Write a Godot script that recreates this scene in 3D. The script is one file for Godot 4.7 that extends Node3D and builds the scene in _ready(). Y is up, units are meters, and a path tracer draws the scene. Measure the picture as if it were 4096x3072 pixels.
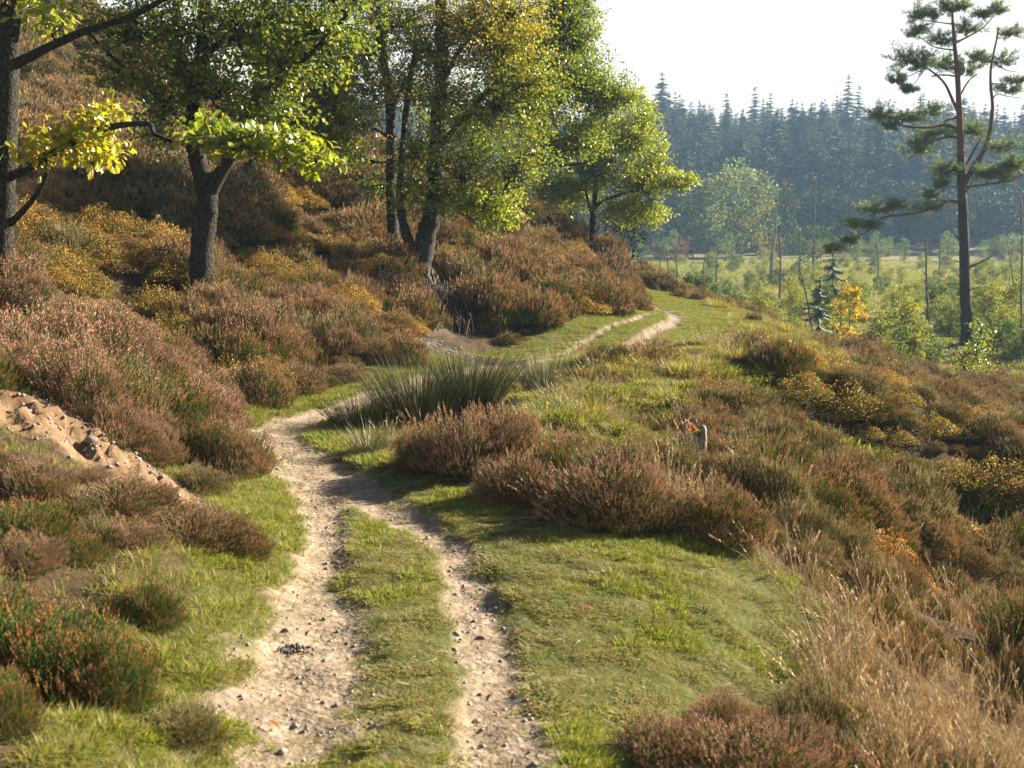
extends Node3D
# Heath path in October: camera 2 m above the track, looking along -z. Depth d means -z.

var rng := RandomNumberGenerator.new()
var used := {}
var M := {}

# ------------------------------------------------------------------ helpers
class MB:
	var v := PackedVector3Array()
	var c := PackedColorArray()
	var n := PackedVector3Array()
	var i := PackedInt32Array()
	func tri(a: Vector3, b: Vector3, d: Vector3, col: Color) -> void:
		var k := v.size()
		v.push_back(a); v.push_back(b); v.push_back(d)
		c.push_back(col); c.push_back(col); c.push_back(col)
		i.push_back(k); i.push_back(k + 1); i.push_back(k + 2)
	func tri3(a: Vector3, b: Vector3, d: Vector3, ca: Color, cb: Color, cd: Color) -> void:
		var k := v.size()
		v.push_back(a); v.push_back(b); v.push_back(d)
		c.push_back(ca); c.push_back(cb); c.push_back(cd)
		i.push_back(k); i.push_back(k + 1); i.push_back(k + 2)
	# a leaf folded along its midrib
	func leaf(p: Vector3, dir: Vector3, side: Vector3, l: float, w: float, fold: float, col: Color) -> void:
		var k := v.size()
		var up := side.cross(dir) * (fold * w)
		var a := p + dir * (l * 0.32) + up
		var b := p + dir * (l * 0.72) + up
		v.push_back(p); v.push_back(a + side * (w * 0.7)); v.push_back(b + side * w); v.push_back(p + dir * l); v.push_back(b - side * w); v.push_back(a - side * (w * 0.7))
		for q in 6: c.push_back(col)
		for q in [0, 1, 2, 0, 2, 3, 0, 3, 4, 0, 4, 5]: i.push_back(k + q)
	# a lobed oak leaf
	func oak_leaf(p: Vector3, dir: Vector3, side: Vector3, l: float, w: float, col: Color) -> void:
		var up := side.cross(dir)
		var tt := [0.0, 0.2, 0.3, 0.42, 0.52, 0.68, 0.78, 0.9, 1.0]
		var ww := [0.03, 0.4, 0.25, 0.8, 0.42, 1.0, 0.5, 0.6, 0.0]
		for q in [-1.0, 1.0]:
			for s in 8:
				var m0: Vector3 = p + dir * (l * tt[s]) - up * (l * 0.25 * tt[s] * tt[s])
				var m1: Vector3 = p + dir * (l * tt[s + 1]) - up * (l * 0.25 * tt[s + 1] * tt[s + 1])
				var e0: Vector3 = m0 + side * (q * w * ww[s]) + up * (w * 0.25 * ww[s])
				var e1: Vector3 = m1 + side * (q * w * ww[s + 1]) + up * (w * 0.25 * ww[s + 1])
				tri(m0, e0, e1, col)
				tri(m0, e1, m1, col)
	func blade(p: Vector3, dir: Vector3, side: Vector3, l: float, w: float, bend: Vector3, segs: int, col: Color) -> void:
		var k := v.size()
		for s in segs:
			var t := float(s) / segs
			var q := p + dir * (l * t) + bend * (t * t)
			var ww := w * (1.0 - t * 0.75)
			v.push_back(q - side * ww); v.push_back(q + side * ww)
			c.push_back(col); c.push_back(col)
			if s > 0:
				var b := k + 2 * s
				i.push_back(b - 2); i.push_back(b - 1); i.push_back(b)
				i.push_back(b - 1); i.push_back(b + 1); i.push_back(b)
		v.push_back(p + dir * l + bend); c.push_back(col)
		var e := k + 2 * segs
		i.push_back(e - 2); i.push_back(e - 1); i.push_back(e)
	# a smooth, slightly knobbly tube; needs normals, so keep tubes in builders of their own
	func tube(pts: Array, rad: Array, sides: int, col: Color, rough := 0.0, r: RandomNumberGenerator = null) -> void:
		var k0 := v.size()
		var m := pts.size()
		var axis: Vector3 = (pts[1] - pts[0]).normalized()
		var u := axis.cross(Vector3(0.31, 0.2, 0.93)).normalized()
		for a in m:
			var dir: Vector3 = (pts[mini(a + 1, m - 1)] - pts[maxi(a - 1, 0)]).normalized()
			u = (u - dir * u.dot(dir)).normalized()
			var w := dir.cross(u)
			for s in sides:
				var ang := TAU * s / sides
				var o := u * cos(ang) + w * sin(ang)
				var rr: float = rad[a] * (1.0 + (r.randf_range(-rough, rough) if rough > 0.0 else 0.0))
				v.push_back(pts[a] + o * rr)
				n.push_back(o)
				c.push_back(col)
			if a > 0:
				for s in sides:
					var s2 := (s + 1) % sides
					var p0 := k0 + (a - 1) * sides + s
					var p1 := k0 + (a - 1) * sides + s2
					var q0 := p0 + sides
					var q1 := p1 + sides
					i.push_back(p0); i.push_back(q0); i.push_back(p1)
					i.push_back(p1); i.push_back(q0); i.push_back(q1)
		var kc := v.size()
		v.push_back(pts[m - 1]); n.push_back(axis); c.push_back(col)
		for s in sides:
			i.push_back(k0 + (m - 1) * sides + s); i.push_back(kc); i.push_back(k0 + (m - 1) * sides + (s + 1) % sides)
	func mesh(mat: Material) -> ArrayMesh:
		var a := []
		a.resize(Mesh.ARRAY_MAX)
		a[Mesh.ARRAY_VERTEX] = v
		a[Mesh.ARRAY_COLOR] = c
		if n.size() == v.size():
			a[Mesh.ARRAY_NORMAL] = n
		a[Mesh.ARRAY_INDEX] = i
		var me := ArrayMesh.new()
		me.add_surface_from_arrays(Mesh.PRIMITIVE_TRIANGLES, a)
		me.surface_set_material(0, mat)
		return me

func numbered(called: String) -> String:
	var k: int = used.get(called, 0)
	used[called] = k + 1
	return called if k == 0 else "%s_%03d" % [called, k]

func tag(o: Node3D, label: String, category: String, group := "", kind := "") -> void:
	o.set_meta("label", label)
	o.set_meta("category", category)
	if group: o.set_meta("group", group)
	if kind: o.set_meta("kind", kind)

func thing(called: String, at: Vector3, label: String, category: String, group := "") -> Node3D:
	var o := Node3D.new()
	o.name = numbered(called)
	add_child(o)
	o.position = at
	tag(o, label, category, group)
	return o

func part(called: String, me: Mesh, parent: Node3D) -> MeshInstance3D:
	var o := MeshInstance3D.new()
	o.name = called
	o.mesh = me
	parent.add_child(o, true)
	return o

func single(called: String, me: Mesh, at: Vector3, turn: float, size: Vector3, label: String, category: String, group := "", mat: Material = null) -> MeshInstance3D:
	var o := MeshInstance3D.new()
	o.name = numbered(called)
	o.mesh = me
	add_child(o)
	o.transform = Transform3D(Basis(Vector3.UP, turn).scaled_local(size), at)
	if mat: o.material_override = mat
	tag(o, label, category, group)
	return o

func stuff(called: String, me: Mesh, places: Array, tints: Array, label: String, category: String) -> void:
	if places.is_empty(): return
	var mm := MultiMesh.new()
	mm.transform_format = MultiMesh.TRANSFORM_3D
	mm.use_colors = not tints.is_empty()
	mm.mesh = me
	mm.instance_count = places.size()
	for k in places.size():
		mm.set_instance_transform(k, places[k])
		if mm.use_colors: mm.set_instance_color(k, tints[k])
	var o := MultiMeshInstance3D.new()
	o.name = numbered(called)
	o.multimesh = mm
	add_child(o)
	tag(o, label, category, "", "stuff")

func dirv() -> Vector3:
	var z := rng.randf_range(-1, 1)
	var a := rng.randf() * TAU
	var r := sqrt(1.0 - z * z)
	return Vector3(r * cos(a), z, r * sin(a))

func pick(pal: Array) -> Color:
	var c: Color = pal[rng.randi() % pal.size()]
	var k := rng.randf_range(0.8, 1.2)
	return Color(c.r * k, c.g * k, c.b * k * rng.randf_range(0.85, 1.15))

func plant_material(back: Color, rough := 0.55, spec := 0.4) -> StandardMaterial3D:
	var m := StandardMaterial3D.new()
	m.vertex_color_use_as_albedo = true
	m.roughness = rough
	m.metallic_specular = spec
	m.backlight_enabled = true
	m.backlight = back
	m.cull_mode = BaseMaterial3D.CULL_DISABLED
	return m

func noise_texture(sd: int, freq: float, oct: int, lo: Color, hi: Color, type := FastNoiseLite.TYPE_SIMPLEX_SMOOTH, knee := 0.0) -> NoiseTexture2D:
	var f := FastNoiseLite.new()
	f.seed = sd
	f.frequency = freq
	f.noise_type = type
	f.fractal_octaves = oct
	var t := NoiseTexture2D.new()
	t.width = 512; t.height = 512
	t.seamless = true
	t.noise = f
	var g := Gradient.new()
	g.set_color(0, lo); g.set_color(1, hi)
	if knee > 0.0: g.add_point(knee, lo.lerp(hi, 0.12))
	t.color_ramp = g
	return t

func bark_material(col: Color, lichen: Color, relief := 2.0) -> StandardMaterial3D:
	var m := StandardMaterial3D.new()
	m.vertex_color_use_as_albedo = true
	m.albedo_texture = noise_texture(int(col.r * 999.0), 0.03, 5, col.linear_to_srgb(), lichen.linear_to_srgb(), FastNoiseLite.TYPE_SIMPLEX_SMOOTH, 0.52)
	m.uv1_triplanar = true
	m.uv1_world_triplanar = true
	m.uv1_scale = Vector3(2.0, 1.0, 2.0)
	m.roughness = 0.95
	m.metallic_specular = 0.2
	m.heightmap_enabled = true
	m.heightmap_texture = noise_texture(7, 0.05, 4, Color.BLACK, Color.WHITE, FastNoiseLite.TYPE_CELLULAR)
	m.heightmap_scale = relief
	return m

# ------------------------------------------------------------------ the lie of the land
# surveyed heights: x, height, z
var survey := [
	# track and verges
	Vector3(-0.4, 0, 1), Vector3(-0.4, 0, -3), Vector3(-0.48, 0, -4.42), Vector3(-0.01, 0, -4.59), Vector3(-0.5, 0, -5.64), Vector3(-0.69, 0, -7.28), Vector3(-1.88, 0, -10.6), Vector3(-2.17, 0, -11.29), Vector3(-1.72, 0, -13.95), Vector3(-0.67, 0, -16.71),
	Vector3(0.79, 0, -18.46), Vector3(2.58, 0, -23.34), Vector3(3.52, 0, -26.48), Vector3(3.49, 0, -31.67), Vector3(0.48, 0, -6.36), Vector3(1.03, 0, -6.79), Vector3(0.3, 0, -8.22), Vector3(-0.78, 0, -9.98), Vector3(-0.45, 0, -11.29), Vector3(0.42, 0, -11.81), Vector3(0.87, 0, -10.18), Vector3(1.29, 0, -15.25), Vector3(0.24, 0, -14.41),
	Vector3(1.6, 0, -38), Vector3(0.6, -0.1, -3),
	# foot of the slope
	Vector3(-1.05, 0, -4.42), Vector3(-1.34, 0, -6.36), Vector3(-1.65, 0, -8.5), Vector3(-2.31, 0, -10.71), Vector3(-2.42, 0, -13.15), Vector3(-1.74, 0, -15.03), Vector3(-0.31, 0, -18.14), Vector3(0.7, 0, -22.17), Vector3(2.88, 0, -28.01), Vector3(3.6, 0, -33.24),
	# near bank with bare sand
	Vector3(-1.81, 0.18, -4.6), Vector3(-1.39, 0.08, -4.4), Vector3(-2.43, 0.47, -6), Vector3(-2.1, 0.27, -6.8), Vector3(-1.52, 0.09, -6.5), Vector3(-2.66, 0.46, -7.7), Vector3(-2.85, 0.61, -8.3), Vector3(-3.09, 0.61, -7.7), Vector3(-3.32, 0.74, -8.3), Vector3(-2.34, 0.29, -7.9), Vector3(-2.48, 0.35, -8.4), Vector3(-4.17, 0.72, -11), Vector3(-2.95, 0.31, -10), Vector3(-2.36, 0.08, -9.6),
	Vector3(-3, 0.6, 0), Vector3(-6, 1.7, -3), Vector3(-12, 4, -5), Vector3(-6, 1.5, -8), Vector3(-20, 7, -15), Vector3(-25, 11, -32),
	# hillside
	Vector3(-5.76, 1.38, -14), Vector3(-4.3, 0.89, -17), Vector3(-5.03, 2.44, -24), Vector3(-2.29, 1.16, -24), Vector3(-1.73, 1.06, -23.6), Vector3(0.17, 2.3, -33), Vector3(2.46, 0.99, -38), Vector3(-4.1, 0.49, -13.5), Vector3(-3.31, 0.26, -14.5), Vector3(-2.45, 0.21, -16),
	Vector3(-10.89, 3.84, -28), Vector3(-13.97, 6.54, -38), Vector3(-6.98, 2.24, -22), Vector3(-4.69, 2.27, -25), Vector3(-4.51, 2.66, -30), Vector3(-3.31, 1.08, -19), Vector3(-1.07, 1.1, -27), Vector3(-0.06, 0.55, -26), Vector3(1.72, 0.46, -32), Vector3(2.6, 0.1, -31),
	Vector3(-1.56, 0.89, -23), Vector3(-1.3, 0.56, -22.2), Vector3(-1.12, 0.04, -21.2), Vector3(-1.62, 0.1, -20),
	# brow
	Vector3(3.82, 0.24, -36), Vector3(2.59, 1.04, -40), Vector3(0.7, 2.03, -43), Vector3(-1.77, 3.12, -45), Vector3(-5.31, 4.15, -47), Vector3(-8.94, 5.24, -48), Vector3(-11.53, 7.05, -48), Vector3(-13.76, 8.68, -48), Vector3(-18.42, 10.75, -46),
	Vector3(-22, 9, -70), Vector3(-8, 2, -70), Vector3(1, 0, -62), Vector3(5, -2.4, -55),
	# ground that falls to the bog
	Vector3(1.34, -0.3, -4.9), Vector3(1.85, -0.53, -5.5), Vector3(2.29, -0.66, -5.3), Vector3(2.62, -0.74, -6.4), Vector3(3.2, -0.87, -7.5), Vector3(2.78, -0.74, -8), Vector3(2.9, -0.68, -9.5), Vector3(2.05, -0.15, -9), Vector3(1.44, -0.05, -8.3),
	Vector3(1.8, -0.25, -12.7), Vector3(2.83, -0.46, -12.5), Vector3(3.42, -0.75, -12), Vector3(3.79, -1.09, -11), Vector3(4.24, -1.43, -10.5),
	Vector3(3.4, -0.45, -14.6), Vector3(4.32, -1.21, -14.6), Vector3(5.07, -1.53, -14.3), Vector3(5.7, -1.68, -13.8),
	Vector3(3.34, -0.04, -16.6), Vector3(4.65, -0.2, -17), Vector3(5.76, -0.59, -17), Vector3(6.63, -1.15, -16.2),
	Vector3(6.9, -1.06, -23), Vector3(9.04, -1.65, -24), Vector3(8.73, -1.8, -21), Vector3(10.78, -2.31, -36), Vector3(12.77, -2.5, -34), Vector3(14.06, -2.59, -34),
	Vector3(5.12, -0.08, -33), Vector3(5.38, -0.32, -29), Vector3(6.14, -0.35, -28), Vector3(3.76, -0.34, -22), Vector3(7.21, -1.03, -28), Vector3(4.92, -0.6, -24), Vector3(4.5, -0.06, -36), Vector3(5.46, -0.26, -38),
	Vector3(4, -1.2, 2), Vector3(9, -2.4, -3), Vector3(12, -2.8, -12), Vector3(18, -3, -22), Vector3(16, -3, -40), Vector3(9, -3, -48), Vector3(22, -3, -50), Vector3(30, -3, -35), Vector3(35, -3, -60), Vector3(12, -3, -65), Vector3(30, -3, 0),
]
const LX0 := -40.0
const LD0 := -10.0
const LS := 0.5
const LNX := 171
const LND := 161
var lattice := PackedFloat32Array()
var relief := FastNoiseLite.new()
var patchy := FastNoiseLite.new()

func spline(r2: float) -> float:
	return 0.0 if r2 < 1e-9 else r2 * log(r2)

func survey_land() -> void:
	var np := survey.size()
	var m := np + 3
	var a: Array[PackedFloat64Array] = []
	for p in m:
		var row := PackedFloat64Array()
		row.resize(m + 1)
		a.push_back(row)
	for p in np:
		var P: Vector3 = survey[p]
		for q in np:
			var Q: Vector3 = survey[q]
			a[p][q] = spline((P.x - Q.x) ** 2 + (P.z - Q.z) ** 2) + (0.6 if p == q else 0.0)
		a[p][np] = 1.0; a[p][np + 1] = P.x; a[p][np + 2] = P.z
		a[np][p] = 1.0; a[np + 1][p] = P.x; a[np + 2][p] = P.z
		a[p][m] = P.y
	for k in m:
		var best := k
		for p in range(k + 1, m):
			if absf(a[p][k]) > absf(a[best][k]): best = p
		var sw := a[k]; a[k] = a[best]; a[best] = sw
		var rk := a[k]
		var piv := rk[k]
		for p in range(k + 1, m):
			var rp := a[p]
			var fct := rp[k] / piv
			if fct != 0.0:
				for q in range(k, m + 1): rp[q] -= fct * rk[q]
				a[p] = rp
	var w := PackedFloat64Array()
	w.resize(m)
	for kk in m:
		var k := m - 1 - kk
		var sum := a[k][m]
		for q in range(k + 1, m): sum -= a[k][q] * w[q]
		w[k] = sum / a[k][k]
	var sx := PackedFloat64Array(); var sz := PackedFloat64Array()
	for P in survey:
		sx.push_back(P.x); sz.push_back(P.z)
	lattice.resize(LNX * LND)
	for jd in LND:
		for jx in LNX:
			var x := LX0 + jx * LS
			var z := -(LD0 + jd * LS)
			var y: float = w[np] + w[np + 1] * x + w[np + 2] * z
			for p in np:
				var r2 := (x - sx[p]) * (x - sx[p]) + (z - sz[p]) * (z - sz[p])
				if r2 > 1e-9: y += w[p] * r2 * log(r2)
			lattice[jd * LNX + jx] = y

func far_land(x: float, d: float) -> float:
	var h := smoothstep(185.0, 320.0, d) * (21.0 + 1.7 * cos((x - 36.0) * 0.165) + 0.9 * sin(x * 0.41) - 0.03 * (x - 40.0)) 
	return -3.0 + h

func land(x: float, d: float) -> float:
	var fx := (x - LX0) / LS
	var fd := (d - LD0) / LS
	var far := far_land(x, d)
	if fx < 0.0 or fd < 0.0 or fx >= LNX - 1.001 or fd >= LND - 1.001:
		return far if d > 40.0 or x > 0.0 else 6.0
	var ix := int(fx)
	var jd := int(fd)
	var tx := fx - ix
	var td := fd - jd
	tx = tx * tx * (3.0 - 2.0 * tx) * 0.35 + tx * 0.65
	td = td * td * (3.0 - 2.0 * td) * 0.35 + td * 0.65
	var o := jd * LNX + ix
	var y := lerpf(lerpf(lattice[o], lattice[o + 1], tx), lerpf(lattice[o + LNX], lattice[o + LNX + 1], tx), td)
	var edge := maxf(smoothstep(52.0, 66.0, d), smoothstep(28.0, 42.0, x))
	return lerpf(y, far, edge)

# the grass track lies between these two lines: depth -> x
var foot := [[-4, -1.0], [4, -1.15], [6, -1.42], [8.6, -1.66], [10, -2.1], [11.1, -2.65], [13, -2.55], [15, -1.85], [19, -0.65], [22.3, 0.75], [28, 3.0], [33, 3.4], [36, 3.4], [50, 3.4]]
var verge := [[-4, 0.5], [4.35, 0.45], [5.4, 0.72], [6.1, 1.38], [6.9, 1.5], [7.7, 1.35], [8.2, 0.3], [9, -0.16], [10.1, -1.0], [11.3, -1.4], [12.7, -1.6], [14.4, -1.0], [15.7, 0.05], [17.2, 0.8], [19.4, 2.1], [23, 3.6], [26.7, 4.7], [30.5, 5.2], [33.4, 4.9], [36, 3.5], [50, 3.5]]
func along(line: Array, d: float) -> float:
	for k in range(1, line.size()):
		if d <= line[k][0]:
			return lerpf(line[k - 1][1], line[k][1], (d - line[k - 1][0]) / (line[k][0] - line[k - 1][0]))
	return line[-1][1]

# wheel ruts: centre line and half width
var ruts := [
	[[Vector3(0.0, 0.2, -2), Vector3(-0.04, 0, -4.42), Vector3(-0.07, 0, -5.06), Vector3(-0.14, 0, -5.84), Vector3(-0.25, 0, -6.79), Vector3(-0.38, 0, -7.5), Vector3(-0.65, 0, -8.22), Vector3(-1.06, 0, -9.1), Vector3(-1.45, 0, -9.89), Vector3(-1.9, 0, -10.71), Vector3(-2.24, 0, -11.42), Vector3(-2.21, 0, -12.51), Vector3(-1.94, 0, -13.25), Vector3(-1.63, 0, -14.1), Vector3(-0.94, 0, -15.95), Vector3(-0.17, 0, -17.25), Vector3(0.64, 0, -17.96), Vector3(1.12, 0, -19.34), Vector3(1.66, 0, -20.62), Vector3(2.52, 0, -22.84), Vector3(3.48, 0, -26.09), Vector3(3.71, 0, -28.61), Vector3(3.43, 0, -31.11), Vector3(2.82, 0, -33.66)], [0.17, 0.165, 0.16, 0.15, 0.13, 0.12, 0.16, 0.2, 0.26, 0.26, 0.25, 0.22, 0.22, 0.22, 0.22, 0.2, 0.17, 0.13, 0.12, 0.13, 0.15, 0.14, 0.14, 0.14]],
	[[Vector3(-0.9, 0, -2), Vector3(-0.86, 0, -4.42), Vector3(-0.92, 0, -5.06), Vector3(-0.99, 0, -5.77), Vector3(-1.08, 0, -6.7), Vector3(-1.19, 0, -7.72), Vector3(-1.4, 0, -8.79), Vector3(-1.7, 0, -9.98)], [0.33, 0.34, 0.33, 0.28, 0.17, 0.11, 0.17, 0.25]],
	[[Vector3(0.16, 0, -18.14), Vector3(0.63, 0, -20), Vector3(1.45, 0, -22.17), Vector3(2.33, 0, -24.41), Vector3(3.35, 0, -28.01)], [0.08, 0.07, 0.07, 0.07, 0.07]],
]
const BX0 := -5.0
const BD0 := 2.0
const BS := 0.06
const BNX := 184
const BND := 580
var bare_grid := PackedFloat32Array()

func bare_of(x: float, d: float) -> float:
	var best := -9.0
	for r in ruts:
		var pts: Array = r[0]
		var ws: Array = r[1]
		for k in pts.size() - 1:
			var A: Vector3 = pts[k]
			var B: Vector3 = pts[k + 1]
			var ad := -A.z
			var bd := -B.z
			if d < minf(ad, bd) - 0.7 or d > maxf(ad, bd) + 0.7: continue
			var ex := B.x - A.x
			var ed := bd - ad
			var t := clampf(((x - A.x) * ex + (d - ad) * ed) / (ex * ex + ed * ed), 0.0, 1.0)
			var dist := sqrt((x - A.x - ex * t) ** 2 + (d - ad - ed * t) ** 2)
			best = maxf(best, 1.0 - dist / lerpf(ws[k], ws[k + 1], t))
	return best

func bare(x: float, d: float) -> float:
	var fx := (x - BX0) / BS
	var fd := (d - BD0) / BS
	if fx < 0.0 or fd < 0.0 or fx >= BNX - 1.001 or fd >= BND - 1.001: return -9.0
	var ix := int(fx)
	var jd := int(fd)
	var o := jd * BNX + ix
	return lerpf(lerpf(bare_grid[o], bare_grid[o + 1], fx - ix), lerpf(bare_grid[o + BNX], bare_grid[o + BNX + 1], fx - ix), fd - jd)

# patches: [centre, half width across, half depth]
var sand_spots := [[Vector3(-2.93, 0.62, -7.9), 0.75, 0.36], [Vector3(-2.49, 0.38, -8), 0.5, 0.36]]
var scree_spots := [[Vector3(-1.1, 0, -18.79), 0.7, 1.0], [Vector3(-0.38, 0, -17.84), 0.6, 0.6], [Vector3(-1.21, 0.3, -21.3), 0.45, 1.3], [Vector3(-1.46, 0.82, -22.8), 0.4, 0.9]]
var hollow_spots := [[Vector3(3.31, -0.35, -14.7), 0.5, 0.6], [Vector3(4.16, -0.83, -14.7), 0.9, 0.8], [Vector3(4.95, -1.21, -14.5), 0.9, 0.8], [Vector3(5.51, -1.4, -14.2), 0.7, 0.7]]
var berry_spots := [
	[Vector3(-5.85, 2, -17), 1.6, 2.2], [Vector3(-7.15, 2.35, -19), 1.4, 2.5], [Vector3(-4.79, 1.5, -15), 0.9, 1.2], [Vector3(-5.66, 2.82, -28), 1.8, 3.0], [Vector3(-5.68, 3.21, -33), 2.5, 3.5], [Vector3(-2.31, 0.84, -19.5), 0.55, 1.3], [Vector3(-4.62, 1.7, -20.5), 0.7, 1.8],
	[Vector3(-3.3, 1.66, -23), 1.0, 1.2], [Vector3(-4.29, 1.23, -14.8), 0.8, 0.8], [Vector3(-3.68, 1.42, -19.5), 0.6, 1.0], [Vector3(0.91, 1.27, -33), 1.2, 2.0], [Vector3(-1.03, 1.23, -26), 1.0, 1.6], [Vector3(-0.06, 1.05, -28.5), 1.2, 2.0], [Vector3(1.04, 0.58, -29.5), 1.0, 1.0], [Vector3(-8.04, 3.43, -30), 2.0, 2.5], [Vector3(-2.63, 2, -30), 1.4, 2.5],
	[Vector3(4.19, -0.45, -17.2), 1.0, 0.8], [Vector3(5.29, -0.71, -17.6), 1.0, 1.0], [Vector3(5.98, -1.11, -17.2), 0.9, 1.0], [Vector3(6.48, -1.39, -16.6), 0.8, 0.8], [Vector3(4.06, -0.51, -15.9), 0.9, 0.6], [Vector3(4.8, -0.82, -15.9), 0.9, 0.6], [Vector3(5.44, -1.19, -15.6), 0.8, 0.6],
	[Vector3(3.28, -0.48, -12.4), 0.5, 0.16], [Vector3(2.8, -0.52, -9.3), 0.35, 0.3], [Vector3(1.61, -0.28, -7), 0.25, 0.3], [Vector3(2.16, -0.31, -5.5), 0.3, 0.4],
]
func in_spots(spots: Array, x: float, d: float) -> float:
	var best := 0.0
	for s in spots:
		var c: Vector3 = s[0]
		var q: float = ((x - c.x) / s[1]) ** 2 + ((d + c.z) / s[2]) ** 2
		best = maxf(best, 1.0 - q)
	return best

func ground_y(x: float, d: float) -> float:
	var y := land(x, d)
	if d < 60.0 and d > -5.0:
		var l := along(foot, d)
		var r := along(verge, d)
		var off := maxf(l - x, x - r)
		var wild := smoothstep(0.0, 1.0, off)
		y += relief.get_noise_2d(x * 1.2, d * 1.2) * 0.3 * ((0.4 if d > 13.2 else 0.95) if x > 1.6 and d < 19.0 else (0.3 if x > 4.5 else 1.0)) * wild * (1.0 if x < 2.0 or d < 36.0 else 0.2)
		var hd := absf(d - (14.95 - 0.25 * (x - 3.0)))
		if x > 2.0 and x < 8.0 and hd < 2.2: y -= 0.38 * exp(-hd * hd / 0.55) * smoothstep(2.2, 3.4, x) * (1.0 - smoothstep(5.6, 7.0, x))
		if x > r and d > 10.0 and d < 34.0: y += absf(relief.get_noise_2d(x * 3.2 + 9.0, d * 3.2)) * 0.16 * smoothstep(0.4, 1.6, x - r) * (1.0 - smoothstep(3.0, 5.0, x - r))
		y += relief.get_noise_2d(x * 7.0, d * 7.0) * 0.026 + relief.get_noise_2d(x * 34.0, d * 34.0) * 0.008
		var b := bare(x, d)
		if b > -2.0:
			y -= 0.045 * smoothstep(-0.5, 0.5, b + relief.get_noise_2d(x * 14.0, d * 14.0) * 0.3)
		var sc := in_spots(sand_spots, x, d)
		if sc > 0.0: y += (relief.get_noise_2d(x * 10.0, d * 10.0) * 0.14 + relief.get_noise_2d(x * 34.0, d * 34.0) * 0.06) * sc
	return y

func ground_color(x: float, d: float) -> Color:
	var n := patchy.get_noise_2d(x * 30.0, d * 30.0)
	var n2 := patchy.get_noise_2d(x * 5.0, d * 5.0)
	if d > 44.0 or d < -6.0:
		return Color(0.16, 0.165, 0.06).lerp(Color(0.24, 0.20, 0.085), clampf(0.5 + n2, 0, 1))
	var litter := Color(0.055, 0.040, 0.026).lerp(Color(0.09, 0.062, 0.035), clampf(0.5 + n, 0, 1))
	var turf := Color(0.085, 0.105, 0.03).lerp(Color(0.13, 0.115, 0.05), clampf(0.5 + n + n2, 0, 1))
	var sand := Color(0.34, 0.27, 0.195).lerp(Color(0.24, 0.185, 0.132), clampf(0.5 + n * 1.4, 0, 1))
	var l := along(foot, d)
	var r := along(verge, d)
	var off := maxf(l - x, x - r) + n * 0.2
	var c := turf.lerp(litter, smoothstep(0.05, 0.3, off))
	if x > r and d > 13.0 and d < 32.0 and x < r + 3.4: c = turf.lerp(litter, smoothstep(2.4, 3.4, x - r + n))
	var b := bare(x, d)
	if b > -2.0:
		c = c.lerp(sand, smoothstep(-0.25, 0.12, b + n * 0.45 + n2 * 0.3))
	var sc := in_spots(sand_spots, x, d)
	if sc > 0.0: c = c.lerp(Color(0.27, 0.18, 0.105).lerp(Color(0.17, 0.108, 0.062), clampf(0.5 + n, 0, 1)), smoothstep(0.0, 0.25, sc + n * 0.3))
	var scr := in_spots(scree_spots, x, d)
	if scr > 0.0: c = c.lerp(Color(0.125, 0.096, 0.072).lerp(Color(0.05, 0.037, 0.028), clampf(0.5 + n * 1.5, 0, 1)), smoothstep(0.0, 0.3, scr + n * 0.3))
	return c

func build_ground() -> void:
	var xs := PackedFloat32Array()
	var side := []
	var step := 0.045
	var x := 0.0
	while x < 330.0:
		x += step
		side.push_back(x)
		if x > 3.2: step = minf(step * 1.065, 14.0)
	for k in side.size(): xs.push_back(-side[side.size() - 1 - k])
	xs.push_back(0.0)
	for k in side.size(): xs.push_back(side[k])
	var ds := PackedFloat32Array()
	var back := []
	step = 0.06
	var d := 3.9
	while d > -60.0:
		d -= step
		back.push_back(d)
		step = minf(step * 1.12, 6.0)
	for k in back.size(): ds.push_back(back[back.size() - 1 - k])
	step = 0.045
	d = 3.9
	while d < 520.0:
		ds.push_back(d)
		d += step
		if d > 12.0: step = minf(step * 1.04, 16.0)
	var mb := MB.new()
	var nx := xs.size()
	for jd in ds.size():
		for jx in nx:
			mb.v.push_back(Vector3(xs[jx], ground_y(xs[jx], ds[jd]), -ds[jd]))
			mb.c.push_back(ground_color(xs[jx], ds[jd]))
			if jd > 0 and jx > 0:
				var o := jd * nx + jx
				mb.i.push_back(o - nx - 1); mb.i.push_back(o - 1); mb.i.push_back(o)
				mb.i.push_back(o - nx - 1); mb.i.push_back(o); mb.i.push_back(o - nx)
	mb.n.resize(mb.v.size())
	for jd in ds.size():
		for jx in nx:
			var o := jd * nx + jx
			var a := mb.v[o + (1 if jx < nx - 1 else 0)] - mb.v[o - (1 if jx > 0 else 0)]
			var b := mb.v[o + (nx if jd < ds.size() - 1 else 0)] - mb.v[o - (nx if jd > 0 else 0)]
			mb.n[o] = a.cross(b).normalized()
	var m := StandardMaterial3D.new()
	m.vertex_color_use_as_albedo = true
	m.albedo_texture = noise_texture(5, 0.035, 6, Color(0.62, 0.62, 0.62), Color(1, 1, 1))
	m.uv1_triplanar = true
	m.uv1_world_triplanar = true
	m.uv1_scale = Vector3(0.9, 0.9, 0.9)
	m.roughness = 1.0
	m.metallic_specular = 0.15
	m.heightmap_enabled = true
	m.heightmap_texture = noise_texture(11, 0.045, 6, Color.BLACK, Color.WHITE)
	m.heightmap_scale = 0.9
	var g := MeshInstance3D.new()
	g.name = "ground"
	g.mesh = mb.mesh(m)
	add_child(g)
	tag(g, "sandy heath ground with two wheel ruts through short turf", "ground", "", "structure")

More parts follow.
